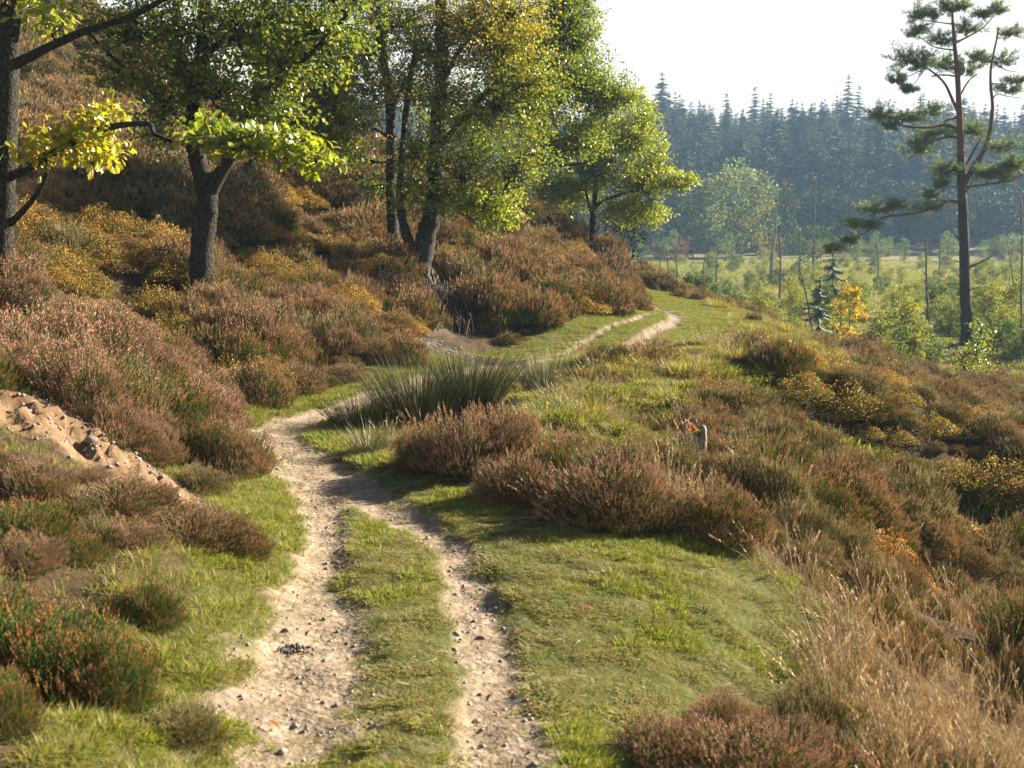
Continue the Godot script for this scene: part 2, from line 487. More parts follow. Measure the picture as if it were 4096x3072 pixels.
# ------------------------------------------------------------------ plant shapes
# a heather bush: woody stems, green shoots and dry flower spikes
func heather_mesh(sd: int, R: float, H: float, count: int, spike: float, wide: float, bells: int, greens: int, spikes: Array, leafs: Array, share: float) -> ArrayMesh:
	rng.seed = sd
	var mb := MB.new()
	var l1 := rng.randf() * TAU
	var l2 := rng.randf() * TAU
	for k in count:
		var az := rng.randf() * TAU
		var t := acos(1.0 - rng.randf() * 1.02) 
		t = minf(t, 1.62)
		var lobe := 1.0 + 0.14 * sin(az * 3.0 + l1) + 0.1 * sin(az * 5.0 + l2 + t * 4.0) + 0.08 * sin(t * 9.0 + az)
		var s := (0.42 + 0.58 * sqrt(rng.randf())) * lobe
		var rad := Vector3(sin(t) * cos(az), 0.0, sin(t) * sin(az))
		var p := Vector3(rad.x * R, cos(t) * H, rad.z * R) * s
		p.y = maxf(p.y, 0.02)
		var dir := (rad * 0.55 + Vector3.UP * (0.95 - 0.2 * sin(t)) + dirv() * 0.22).normalized()
		var u := dir.cross(dirv()).normalized()
		var w := dir.cross(u)
		var L := spike * rng.randf_range(0.6, 1.3)
		var gl := pick(leafs)
		var flower := rng.randf() < share
		var gcount := greens if flower else greens + bells
		var glen := L * (1.1 if flower else 1.7)
		for q in gcount:
			var a := p + dir * (glen * (float(q) / gcount - (0.75 if flower else 0.6)))
			var ang := rng.randf() * TAU
			var o := u * cos(ang) + w * sin(ang)
			mb.tri(a, a + dir * (wide * 1.2) + o * (wide * 1.25), a + dir * (wide * 2.6) + o * (wide * 0.4), gl)
		if flower:
			var sc := pick(spikes)
			for q in bells:
				var f := float(q) / bells
				var a := p + dir * (L * (0.25 + f))
				var ang := q * 2.4 + rng.randf()
				var o := u * cos(ang) + w * sin(ang)
				var ww := wide * (1.15 - 0.55 * f)
				mb.tri(a, a + o * ww + dir * (wide * 0.5), a + dir * (wide * 2.2) + o * (ww * 0.25), sc)
	var stem := Color(0.075, 0.055, 0.04)
	for k in 90:
		var az := rng.randf() * TAU
		var t := rng.randf_range(0.1, 1.5)
		var e := Vector3(sin(t) * cos(az) * R, cos(t) * H, sin(t) * sin(az) * R) * 0.85
		var u := e.cross(dirv()).normalized()
		mb.blade(Vector3(e.x, 0, e.z) * 0.15 - Vector3(0, 0.06, 0), (e + Vector3(0, 0.05, 0)).normalized(), u, e.length(), wide * 0.35, Vector3(e.x, 0.06, e.z) * 0.12, 2, stem)
	return mb.mesh(M.heather)

# a low bilberry clump: mounded twigs with many small leaves
func berry_mesh(sd: int, R: float, H: float, count: int, size: float, pal: Array) -> ArrayMesh:
	rng.seed = sd
	var mb := MB.new()
	var ph := rng.randf() * TAU
	for k in count:
		var az := rng.randf() * TAU
		var rr := sqrt(rng.randf())
		var top := H * (1.0 - rr * rr * 0.75) * (1.0 + 0.25 * sin(az * 3.0 + ph) + 0.15 * sin(rr * 9.0 + az))
		var p := Vector3(cos(az) * R * rr, top * (1.0 - 0.75 * rng.randf() ** 2), sin(az) * R * rr) 
		var dir := (dirv() + Vector3(0, 0.5, 0)).normalized()
		var sd2 := dir.cross(dirv()).normalized()
		var s := size * rng.randf_range(0.6, 1.25)
		mb.leaf(p, dir, sd2, s, s * 0.36, 0.3, pick(pal))
		if k % 16 == 0:
			mb.blade(Vector3(p.x * 0.6, -0.04, p.z * 0.6), (p - Vector3(p.x * 0.6, -0.04, p.z * 0.6)).normalized(), sd2.cross(Vector3.UP).normalized(), p.y + 0.04, 0.004, Vector3.ZERO, 1, Color(0.07, 0.06, 0.03))
	return mb.mesh(M.berry)

# short or long grass: blades out of one root
func grass_mesh(sd: int, blades: int, spread: float, tall: float, w: float, lean: float, segs: int, pal: Array) -> ArrayMesh:
	rng.seed = sd
	var mb := MB.new()
	for k in blades:
		var az := rng.randf() * TAU
		var o := Vector3(cos(az), 0, sin(az))
		var p := o * spread * sqrt(rng.randf()) - Vector3(0, tall * 0.06, 0)
		var az2 := az + rng.randf_range(-1.2, 1.2)
		var o2 := Vector3(cos(az2), 0, sin(az2))
		var L := tall * rng.randf_range(0.45, 1.15)
		var ln := lean * rng.randf_range(0.2, 1.2)
		mb.blade(p, (Vector3.UP + o2 * ln * 0.6).normalized(), Vector3(-o2.z, 0, o2.x).rotated(Vector3.UP, rng.randf_range(-0.9, 0.9)), L, w, o2 * (L * ln * 0.6) - Vector3(0, L * ln * 0.3, 0), segs, pick(pal))
	return mb.mesh(M.grass)

# bent straw with a loose seed head
func straw_mesh(sd: int, stems: int, tall: float, pal: Array) -> ArrayMesh:
	rng.seed = sd
	var mb := MB.new()
	for k in stems:
		var az := rng.randf() * TAU
		var o := Vector3(cos(az), 0, sin(az))
		var L := tall * rng.randf_range(0.5, 1.1)
		var col := pick(pal)
		var base := o * rng.randf() * 0.06
		var dir := (Vector3.UP + o * rng.randf_range(0.05, 0.6)).normalized()
		var bend := o * L * rng.randf_range(0.0, 0.3) - Vector3(0, L * 0.08, 0)
		mb.blade(base, dir, dir.cross(dirv()).normalized(), L, rng.randf_range(0.0009, 0.0022), bend, 3, col)
		if rng.randf() < 0.45:
			for q in 7:
				var t := 0.72 + 0.28 * q / 7.0
				var a := base + dir * (L * t) + bend * (t * t)
				var s := dirv()
				mb.tri(a, a + s * 0.012 + dir * 0.02, a + dir * 0.03, col)
	return mb.mesh(M.straw)

func rush_mesh(sd: int, count: int, spread: float, tall: float, lean: float, pal: Array, skew: Vector3) -> ArrayMesh:
	rng.seed = sd
	var mb := MB.new()
	for k in count:
		var az := rng.randf() * TAU
		var rr := sqrt(rng.randf())
		var o := Vector3(cos(az), 0, sin(az))
		var p := o * spread * rr * 0.6
		var L := tall * rng.randf_range(0.45, 1.1)
		var dir := (Vector3.UP + o * (lean * rr * rng.randf_range(0.5, 1.2)) + skew * rng.randf() + dirv() * 0.1).normalized()
		var bend := (o * 0.2 + skew * 0.3) * L * rng.randf() - Vector3(0, L * 0.12 * rng.randf(), 0)
		mb.blade(p, dir, dir.cross(dirv()).normalized(), L, rng.randf_range(0.002, 0.0034), bend, 3, pick(pal))
	return mb.mesh(M.rush)

func stone_mesh(sd: int, col: Color) -> ArrayMesh:
	rng.seed = sd
	var mb := MB.new()
	var f := FastNoiseLite.new()
	f.seed = sd
	f.frequency = 0.8
	var rows := 6
	var cols := 9
	for a in rows + 1:
		for b in cols:
			var th := PI * a / rows
			var ph := TAU * b / cols
			var o := Vector3(sin(th) * cos(ph), cos(th) * 0.62, sin(th) * sin(ph))
			o *= 1.0 + f.get_noise_3dv(o * 1.5) * 0.55
			mb.v.push_back(o); mb.n.push_back(o.normalized()); mb.c.push_back(col)
			if a > 0:
				var k := a * cols + b
				var k2 := a * cols + (b + 1) % cols
				mb.i.push_back(k - cols); mb.i.push_back(k); mb.i.push_back(k2 - cols)
				mb.i.push_back(k2 - cols); mb.i.push_back(k); mb.i.push_back(k2)
	return mb.mesh(M.stone)

# ------------------------------------------------------------------ trees
func shifted(pts: Array, by: Vector3) -> Array:
	var o := []
	for p in pts: o.push_back(p - by)
	return o

# smooth line through the given points
func curve(pts: Array, steps: int, wob := 0.0) -> Array:
	var o := []
	var m := pts.size()
	for k in m - 1:
		var p0: Vector3 = pts[maxi(k - 1, 0)]
		var p1: Vector3 = pts[k]
		var p2: Vector3 = pts[k + 1]
		var p3: Vector3 = pts[mini(k + 2, m - 1)]
		for s in steps:
			var t := float(s) / steps
			var q: Vector3 = p1.cubic_interpolate(p2, p0, p3, t)
			o.push_back(q + dirv() * wob)
	o.push_back(pts[m - 1])
	return o

func tapers(m: int, r0: float, r1: float, flare := 0.0) -> Array:
	var o := []
	for k in m:
		var t := float(k) / maxf(m - 1, 1)
		o.push_back(lerpf(r0, r1, t) * (1.0 + flare * exp(-t * 14.0)))
	return o

# a broadleaf tree from its limbs and the volumes its foliage fills
# limbs: [points, r0, r1]; blobs: [[centre, radii], leaves, palette]
func leafy_tree(called: String, limbs: Array, blobs: Array, leaf_size: float, lobed: bool, bark: Material, sd: int, label: String, group := "", twig_gap := 26, thick := 4.2, wide := 1.22) -> Node3D:
	rng.seed = sd
	var base: Vector3 = limbs[0][0][0]
	var t := thing(called, base, label, "tree", group)
	var nodes := []
	for k in limbs.size():
		var L: Array = limbs[k]
		var pts := curve(shifted(L[0], base), 4 if k else 6, L[1] * 0.06)
		var mb := MB.new()
		mb.tube(pts, tapers(pts.size(), L[1], L[2], 0.55 if k == 0 else 0.15), 14 if k == 0 else 8, Color.WHITE, 0.11, rng)
		part("trunk" if k == 0 else "branch", mb.mesh(bark), t)
		for q in range(pts.size() / 4, pts.size()): nodes.push_back(pts[q])
	var tw := MB.new()
	var lv := MB.new()
	for bl in blobs:
		var c: Vector3 = bl[0][0] - base
		var r: Vector3 = bl[0][1] * wide
		var best := 1e9
		var from := Vector3.ZERO
		for q in nodes:
			var dd: float = (q - c).length_squared() + (0.0 if q.y < c.y else 0.6)
			if dd < best:
				best = dd; from = q
		var mid := from.lerp(c, 0.5) + dirv() * (0.12 * (c - from).length()) - Vector3(0, 0.05, 0)
		var bp := curve([from, mid, c], 4, 0.015)
		var span := (c - from).length()
		tw.tube(bp, tapers(bp.size(), clampf(0.012 + span * 0.012, 0.012, 0.05), 0.007), 5, Color.WHITE, 0.05, rng)
		var groups := maxi(3, int(bl[1] * thick) / twig_gap)
		for g in groups:
			var dv := dirv()
			var e := c + dv * r * (0.3 + 0.85 * rng.randf() ** 0.5)
			var st: Vector3 = bp[rng.randi_range(bp.size() / 3, bp.size() - 1)]
			var tp := curve([st, st.lerp(e, 0.55) + dirv() * 0.1 * (e - st).length(), e], 2)
			tw.tube(tp, tapers(tp.size(), 0.008, 0.003), 3, Color.WHITE)
			var out := (e - st).normalized()
			for q in twig_gap:
				var f := rng.randf_range(0.35, 1.08)
				var p: Vector3 = st.lerp(e, f) + dirv() * (leaf_size * 2.6) * Vector3(1, 0.6, 1) * rng.randf() ** 0.6
				var dir := (dirv() + out * 0.6 - Vector3(0, 0.25, 0)).normalized()
				var flat := (Vector3.UP + dirv() * 0.9).normalized()
				var sdv := dir.cross(flat).normalized()
				var s := leaf_size * rng.randf_range(0.65, 1.2)
				if lobed: lv.oak_leaf(p, dir, sdv, s, s * 0.4, pick(bl[2]))
				else: lv.leaf(p, dir, sdv, s, s * 0.33, rng.randf_range(-0.1, 0.5), pick(bl[2]))
	part("twigs", tw.mesh(bark), t).set_meta("kind", "stuff")
	part("crown", lv.mesh(M.leaf), t)
	return t

# an even crown for trees and shrubs seen far off
func far_broadleaf(sd: int, R: float, H: float, stem: float, clumps: int, leaves: int, size: float, pal: Array, stems := 1, mat := "leaf_far") -> Array:
	rng.seed = sd
	var tr := MB.new()
	for s in stems:
		var o := dirv() * Vector3(1, 0, 1) * (0.0 if stems == 1 else R * 0.25)
		var e := o * 3.0 + Vector3(rng.randf_range(-0.1, 0.1) * R, stem + H * 0.8, rng.randf_range(-0.1, 0.1) * R)
		var pts := curve([o - Vector3(0, 0.2, 0), o.lerp(e, 0.5) + dirv() * R * 0.08, e], 3)
		tr.tube(pts, tapers(pts.size(), 0.02 * (stem + H) / sqrt(stems) , 0.006), 6, Color.WHITE)
	var lv := MB.new()
	for k in clumps:
		var dv := dirv()
		var shell := rng.randf_range(0.45, 1.0)
		var c := Vector3(dv.x * R, stem + H * (0.5 + 0.5 * dv.y), dv.z * R) * Vector3(shell, 1, shell)
		c.y = stem + (c.y - stem) * rng.randf_range(0.85, 1.05)
		var cr := R * rng.randf_range(0.22, 0.36)
		var tint := pick(pal)
		for q in leaves:
			var dq := dirv()
			var p := c + dq * cr * (0.55 + 0.45 * rng.randf()) * Vector3(1, 0.75, 1)
			var dir := (dirv() + dq * 0.5).normalized()
			var s := size * rng.randf_range(0.6, 1.3)
			var kk := rng.randf_range(0.8, 1.2)
			lv.leaf(p, dir, dir.cross(dirv()).normalized(), s, s * 0.38, 0.3, Color(tint.r * kk, tint.g * kk, tint.b))
	return [tr.mesh(M.bark_far), lv.mesh(M[mat])]

# spruce: drooping whorls of needled boughs
func spruce(sd: int, H: float, R: float, thin: float, pal: Array) -> Array:
	rng.seed = sd
	var tr := MB.new()
	tr.tube([Vector3(0, -0.5, 0), Vector3(0, H * 0.5, 0), Vector3(0, H, 0)], [H * 0.012, H * 0.007, 0.02], 6, Color.WHITE)
	var lv := MB.new()
	var whorls := int(H * 2.9 * thin)
	for k in whorls:
		var f := (k + rng.randf() * 0.6) / whorls
		var y := H * (0.1 + 0.9 * f) + rng.randf_range(-0.25, 0.25)
		var reach := R * (1.0 - f) ** 0.8 * rng.randf_range(0.7, 1.15) + 0.15
		var n := 7
		var a0 := rng.randf() * TAU
		for b in n:
			var az := a0 + TAU * b / n + rng.randf_range(-0.25, 0.25)
			var o := Vector3(cos(az), 0, sin(az))
			var sdv := Vector3(-o.z, 0, o.x)
			var L := reach * rng.randf_range(0.55, 1.2)
			y += rng.randf_range(-0.16, 0.16)
			var droop := -0.3 - 0.45 * (1.0 - f) * rng.randf_range(0.6, 1.3)
			var col := pick(pal)
			for s in 4:
				var t0 := s / 4.0
				var t1 := (s + 1.3) / 4.0
				var p0 := Vector3(0, y, 0) + o * (L * t0) + Vector3(0, L * droop * t0 + L * 0.16 * t0 * t0, 0)
				var p1 := Vector3(0, y, 0) + o * (L * t1) + Vector3(0, L * droop * t1 + L * 0.16 * t1 * t1, 0)
				var w := L * 0.27 * (1.0 - 0.55 * t0)
				for q in [-1.0, 1.0]:
					lv.tri(p0, p0.lerp(p1, 0.75) + sdv * (q * w) - Vector3(0, w * 0.7, 0), p1, col)
	return [tr.mesh(M.bark_far), lv.mesh(M.needle_far)]

func put_tree(called: String, parts: Array, at: Vector3, turn: float, size: Vector3, label: String, group: String) -> void:
	var o := thing(called, at, label, "tree", group)
	part("trunk", parts[0], o)
	part("crown", parts[1], o)
	o.transform = Transform3D(Basis(Vector3.UP, turn).scaled_local(size), at)

# ------------------------------------------------------------------ scene
func _ready() -> void:
	# camera, sky, sun, exposure
	var cam := Camera3D.new()
	cam.name = "camera"
	add_child(cam)
	cam.position = Vector3(0, 2, 0)
	cam.rotation_degrees.x = -7.46
	cam.fov = 34.52
	var lens := CameraAttributesPhysical.new()
	lens.frustum_focal_length = 38.62
	lens.exposure_aperture = 4.0
	lens.frustum_focus_distance = 14.0
	cam.attributes = lens
	cam.fov = 34.52
	cam.near = 0.1
	cam.far = 2000.0
	cam.current = true

	var env := Environment.new()
	env.background_mode = Environment.BG_SKY
	var sky := ProceduralSkyMaterial.new()
	sky.sky_top_color = Color(0.27, 0.37, 0.52)
	sky.sky_horizon_color = Color(1.0, 0.985, 0.95)
	sky.sky_curve = 0.28
	sky.sky_energy_multiplier = 1.0
	sky.ground_bottom_color = Color(0.25, 0.24, 0.2)
	sky.ground_horizon_color = Color(0.5, 0.5, 0.48)
	sky.sun_angle_max = 1.0
	env.sky = Sky.new()
	env.sky.sky_material = sky
	env.background_energy_multiplier = 0.27
	env.tonemap_mode = Environment.TONE_MAPPER_LINEAR
	env.tonemap_exposure = 5.7
	env.sdfgi_enabled = true
	env.ssao_enabled = true
	env.ssil_enabled = true
	env.fog_enabled = true
	env.fog_density = 0.00045
	env.fog_light_color = Color(0.68, 0.84, 1.0)
	var we := WorldEnvironment.new()
	we.name = "surroundings"
	we.environment = env
	add_child(we)

	var sun := DirectionalLight3D.new()
	sun.name = "sun"
	add_child(sun)
	sun.transform = Transform3D(Basis.looking_at(-Vector3(0.785, 0.4226, -0.453)), Vector3(0, 30, 0))
	sun.light_energy = 1.6
	sun.light_color = Color(1.0, 0.945, 0.86)
	sun.light_angular_distance = 0.5
	sun.shadow_enabled = true

	relief.seed = 3
	relief.frequency = 0.35
	relief.fractal_octaves = 3
	patchy.seed = 9
	patchy.frequency = 0.12
	patchy.fractal_octaves = 3

	M.heather = plant_material(Color(0.58, 0.56, 0.5), 0.8, 0.25)
	M.leaf = plant_material(Color(0.95, 1.0, 0.6), 0.36, 0.5)
	M.berry = plant_material(Color(0.9, 0.85, 0.55), 0.5, 0.3)
	M.leaf_far = plant_material(Color(0.8, 0.85, 0.5), 0.6, 0.3)
	M.leaf_hill = plant_material(Color(0.35, 0.38, 0.25), 0.7, 0.2)
	M.needle_far = plant_material(Color(0.3, 0.32, 0.25), 0.7, 0.3)
	M.needle = plant_material(Color(0.7, 0.72, 0.5), 0.5, 0.4)
	M.grass = plant_material(Color(0.9, 0.95, 0.5), 0.6, 0.3)
	M.rush = plant_material(Color(0.3, 0.32, 0.2), 0.7, 0.25)
	M.straw = plant_material(Color(0.62, 0.57, 0.48), 0.7, 0.3)
	M.bark_oak = bark_material(Color(0.02, 0.018, 0.014), Color(0.13, 0.125, 0.095), 3.0)
	M.bark_grey = bark_material(Color(0.022, 0.02, 0.018), Color(0.22, 0.215, 0.19), 2.0)
	M.bark_pine = bark_material(Color(0.11, 0.065, 0.042), Color(0.25, 0.14, 0.08))
	M.bark_pine_mid = bark_material(Color(0.065, 0.045, 0.036), Color(0.18, 0.12, 0.085))
	M.bark_pine_low = bark_material(Color(0.04, 0.034, 0.032), Color(0.13, 0.105, 0.09))
	M.bark_far = bark_material(Color(0.06, 0.05, 0.042), Color(0.15, 0.13, 0.11))
	M.bark_white = bark_material(Color(0.10, 0.095, 0.09), Color(0.62, 0.61, 0.58), 0.5)
	M.dead = bark_material(Color(0.10, 0.095, 0.085), Color(0.26, 0.25, 0.225))
	M.root = bark_material(Color(0.05, 0.038, 0.028), Color(0.20, 0.165, 0.12), 1.0)
	M.stone = StandardMaterial3D.new()
	M.stone.vertex_color_use_as_albedo = true
	M.stone.albedo_texture = noise_texture(21, 0.03, 5, Color(0.6, 0.6, 0.6), Color(1, 1, 1))
	M.stone.uv1_triplanar = true
	M.stone.roughness = 0.85

	print("land")
	survey_land()
	bare_grid.resize(BNX * BND)
	for jd in BND:
		for jx in BNX:
			bare_grid[jd * BNX + jx] = bare_of(BX0 + jx * BS, BD0 + jd * BS)
	build_ground()
	print("pond, far woods")
	build_water()
	build_far_woods()
	print("bog")
	build_bog()
	print("trees")
	build_hill_trees()
	build_pine()
	print("heath")
	build_heath()
	print("grass")
	build_grass()
	build_small_things()
	print("done")

func on_land(x: float, d: float, sink := 0.0) -> Vector3:
	return Vector3(x, ground_y(x, d) - sink, -d)

func build_water() -> void:
	var m := StandardMaterial3D.new()
	m.albedo_color = Color(0.10, 0.11, 0.10)
	m.roughness = 0.04
	m.metallic_specular = 0.6
	var mb := MB.new()
	for k in 28:
		var a := TAU * k / 28.0
		var b := TAU * (k + 1) / 28.0
		var ra := 1.0 + 0.2 * sin(a * 3.0)
		var rb := 1.0 + 0.2 * sin(b * 3.0)
		mb.tri(Vector3.ZERO, Vector3(cos(a) * 2.6 * ra, 0, sin(a) * 1.6 * ra), Vector3(cos(b) * 2.6 * rb, 0, sin(b) * 1.6 * rb), Color.WHITE)
	var o := MeshInstance3D.new()
	o.name = "water"
	o.mesh = mb.mesh(m)
	add_child(o)
	o.position = Vector3(17.9, -2.93, -54.5)
	tag(o, "small bright bog pool glinting among the birch scrub", "water", "", "structure")

func build_far_woods() -> void:
	var dark := [Color(0.024, 0.05, 0.026), Color(0.03, 0.056, 0.028), Color(0.038, 0.066, 0.032)]
	var light := [Color(0.055, 0.085, 0.035), Color(0.07, 0.095, 0.04)]
	var kinds := [spruce(11, 18.0, 4.6, 1.15, dark), spruce(12, 16.0, 4.0, 1.15, dark), spruce(13, 19.0, 3.6, 0.95, light), spruce(14, 14.5, 4.4, 1.2, light)]
	var names := ["dark full spruce in the wooded hill beyond the bog", "dark slim spruce in the wooded hill beyond the bog", "pale thin-topped larch-like conifer in the wooded hill beyond the bog", "short pale-green conifer in the wooded hill beyond the bog"]
	rng.seed = 77
	var spots := []
	for jd in 24:
		for jx in 80:
			var d := 232.0 + jd * 4.6 + rng.randf_range(-2.2, 2.2)
			var x := -62.0 + jx * 3.1 + rng.randf_range(-1.5, 1.5)
			if absf(x - 12.0) > 0.46 * d + 6.0 or x < -0.2 * d: continue
			spots.push_back([x, d, rng.randi() % 4 if rng.randf() < 0.8 else 2, rng.randf_range(0.5, 0.86) * (1.35 if rng.randf() < 0.07 else 1.0), rng.randf() * TAU])
	# those that show most: the front rows and the crest, in view beside the near trees
	var shown := 0
	var rest := [[], [], [], []]
	for s in spots:
		var h := far_land(s[0], s[1])
		var at := Vector3(s[0], h - 0.3, -s[1])
		var w: float = s[0] / s[1]
		var visible: bool = w > 0.09 and w < 0.43 and (s[1] < 247.0 or (s[1] > 300.0 and fmod(s[4], 1.0) < 0.6) or fmod(s[4], 1.0) < 0.12)
		if visible and shown < 300:
			shown += 1
			put_tree("conifer", kinds[s[2]], at, s[4], Vector3(s[3], s[3], s[3]), names[s[2]].replace("in the wooded hill", "on the crest of the wooded hill" if s[1] > 292.0 else ("low on the wooded hill" if s[1] < 262.0 else "half way up the wooded hill")), "conifers on the wooded hill")
		else:
			rest[s[2]].push_back(Transform3D(Basis(Vector3.UP, s[4]).scaled(Vector3.ONE * s[3]), at))
	for k in 4:
		stuff("conifer_wood", kinds[k][1], rest[k], [], "mass of dark conifers filling the hill beyond the bog", "wood")
	# broadleaved trees along the foot of the hill
	var pal := [Color(0.04, 0.06, 0.024), Color(0.05, 0.065, 0.026), Color(0.035, 0.052, 0.024), Color(0.06, 0.062, 0.028)]
	var pal2 := [Color(0.08, 0.105, 0.04), Color(0.09, 0.105, 0.045)]
	var bl := [far_broadleaf(31, 4.2, 8.5, 2.0, 44, 46, 0.5, pal, 1, "leaf_hill"), far_broadleaf(32, 3.6, 7.0, 1.2, 40, 44, 0.45, pal, 1, "leaf_hill"), far_broadleaf(33, 4.6, 9.5, 1.5, 46, 46, 0.5, pal, 1, "leaf_hill"), far_broadleaf(34, 3.0, 7.5, 1.0, 30, 40, 0.42, pal2, 1, "leaf_hill")]
	var bn := ["rounded green broadleaf tree at the foot of the wooded hill", "low olive broadleaf tree at the foot of the wooded hill", "tall domed broadleaf tree at the foot of the wooded hill", "pale yellowish broadleaf tree at the foot of the wooded hill"]
	for jd in 6:
		for jx in 34:
			var d := 196.0 + jd * 9.0 + rng.randf_range(-3.5, 3.5)
			var x := -40.0 + jx * 5.2 + rng.randf_range(-2.4, 2.4)
			if x / d < 0.06 or x / d > 0.47: continue
			var k := rng.randi() % 3 if rng.randf() < 0.9 else 3
			var s := rng.randf_range(0.65, 1.05)
			put_tree("broadleaf_tree", bl[k], Vector3(x, far_land(x, d) - 0.2, -d), rng.randf() * TAU, Vector3(s, s * rng.randf_range(0.85, 1.1), s), bn[k], "broadleaf trees at the hill foot")
	# the big round tree and its neighbour on the far side
	var big := far_broadleaf(41, 6.6, 10.5, 2.2, 90, 60, 0.42, [Color(0.16, 0.185, 0.075), Color(0.17, 0.18, 0.08), Color(0.135, 0.165, 0.07)])
	put_tree("broadleaf_tree", big, Vector3(31.6, -3, -178), 0.4, Vector3.ONE, "big round pale-green tree standing alone before the wooded hill", "")
	put_tree("broadleaf_tree", bl[3], Vector3(38.2, -3, -176), 1.4, Vector3(0.75, 1.2, 0.75), "slim pale-green tree beside the big round tree", "")
	put_tree("broadleaf_tree", bl[3], Vector3(25.6, -3, -176), 2.4, Vector3(0.8, 1.0, 0.8), "low pale-green tree against the side of the big round tree", "")

func snag(at: Vector3, top: Vector3, r: float, label: String, fork := false) -> void:
	var t := thing("dead_trunk", at, label, "dead tree", "dead trunks standing in the bog")
	var mb := MB.new()
	var pts := curve([Vector3(0, -0.2, 0), (top - at) * 0.5 + dirv() * 0.08, top - at], 4, r * 0.2)
	mb.tube(pts, tapers(pts.size(), r * 0.75, r * 0.3), 7, Color.WHITE, 0.15, rng)
	part("trunk", mb.mesh(M.dead), t)
	for k in (4 if fork else 2):
		var f := rng.randf_range(0.35, 0.9)
		var p := (top - at) * f
		var o := (dirv() * Vector3(1, 0.3, 1) + Vector3(0, 0.45, 0)).normalized()
		var l := rng.randf_range(0.25, 0.6) * (1.8 if fork else 1.0)
		var b := MB.new()
		b.tube([p, p + o * l * 0.5, p + o * l + Vector3(0, l * 0.2, 0)], [r * 0.4, r * 0.3, r * 0.1], 5, Color.WHITE, 0.1, rng)
		part("branch", b.mesh(M.dead), t)

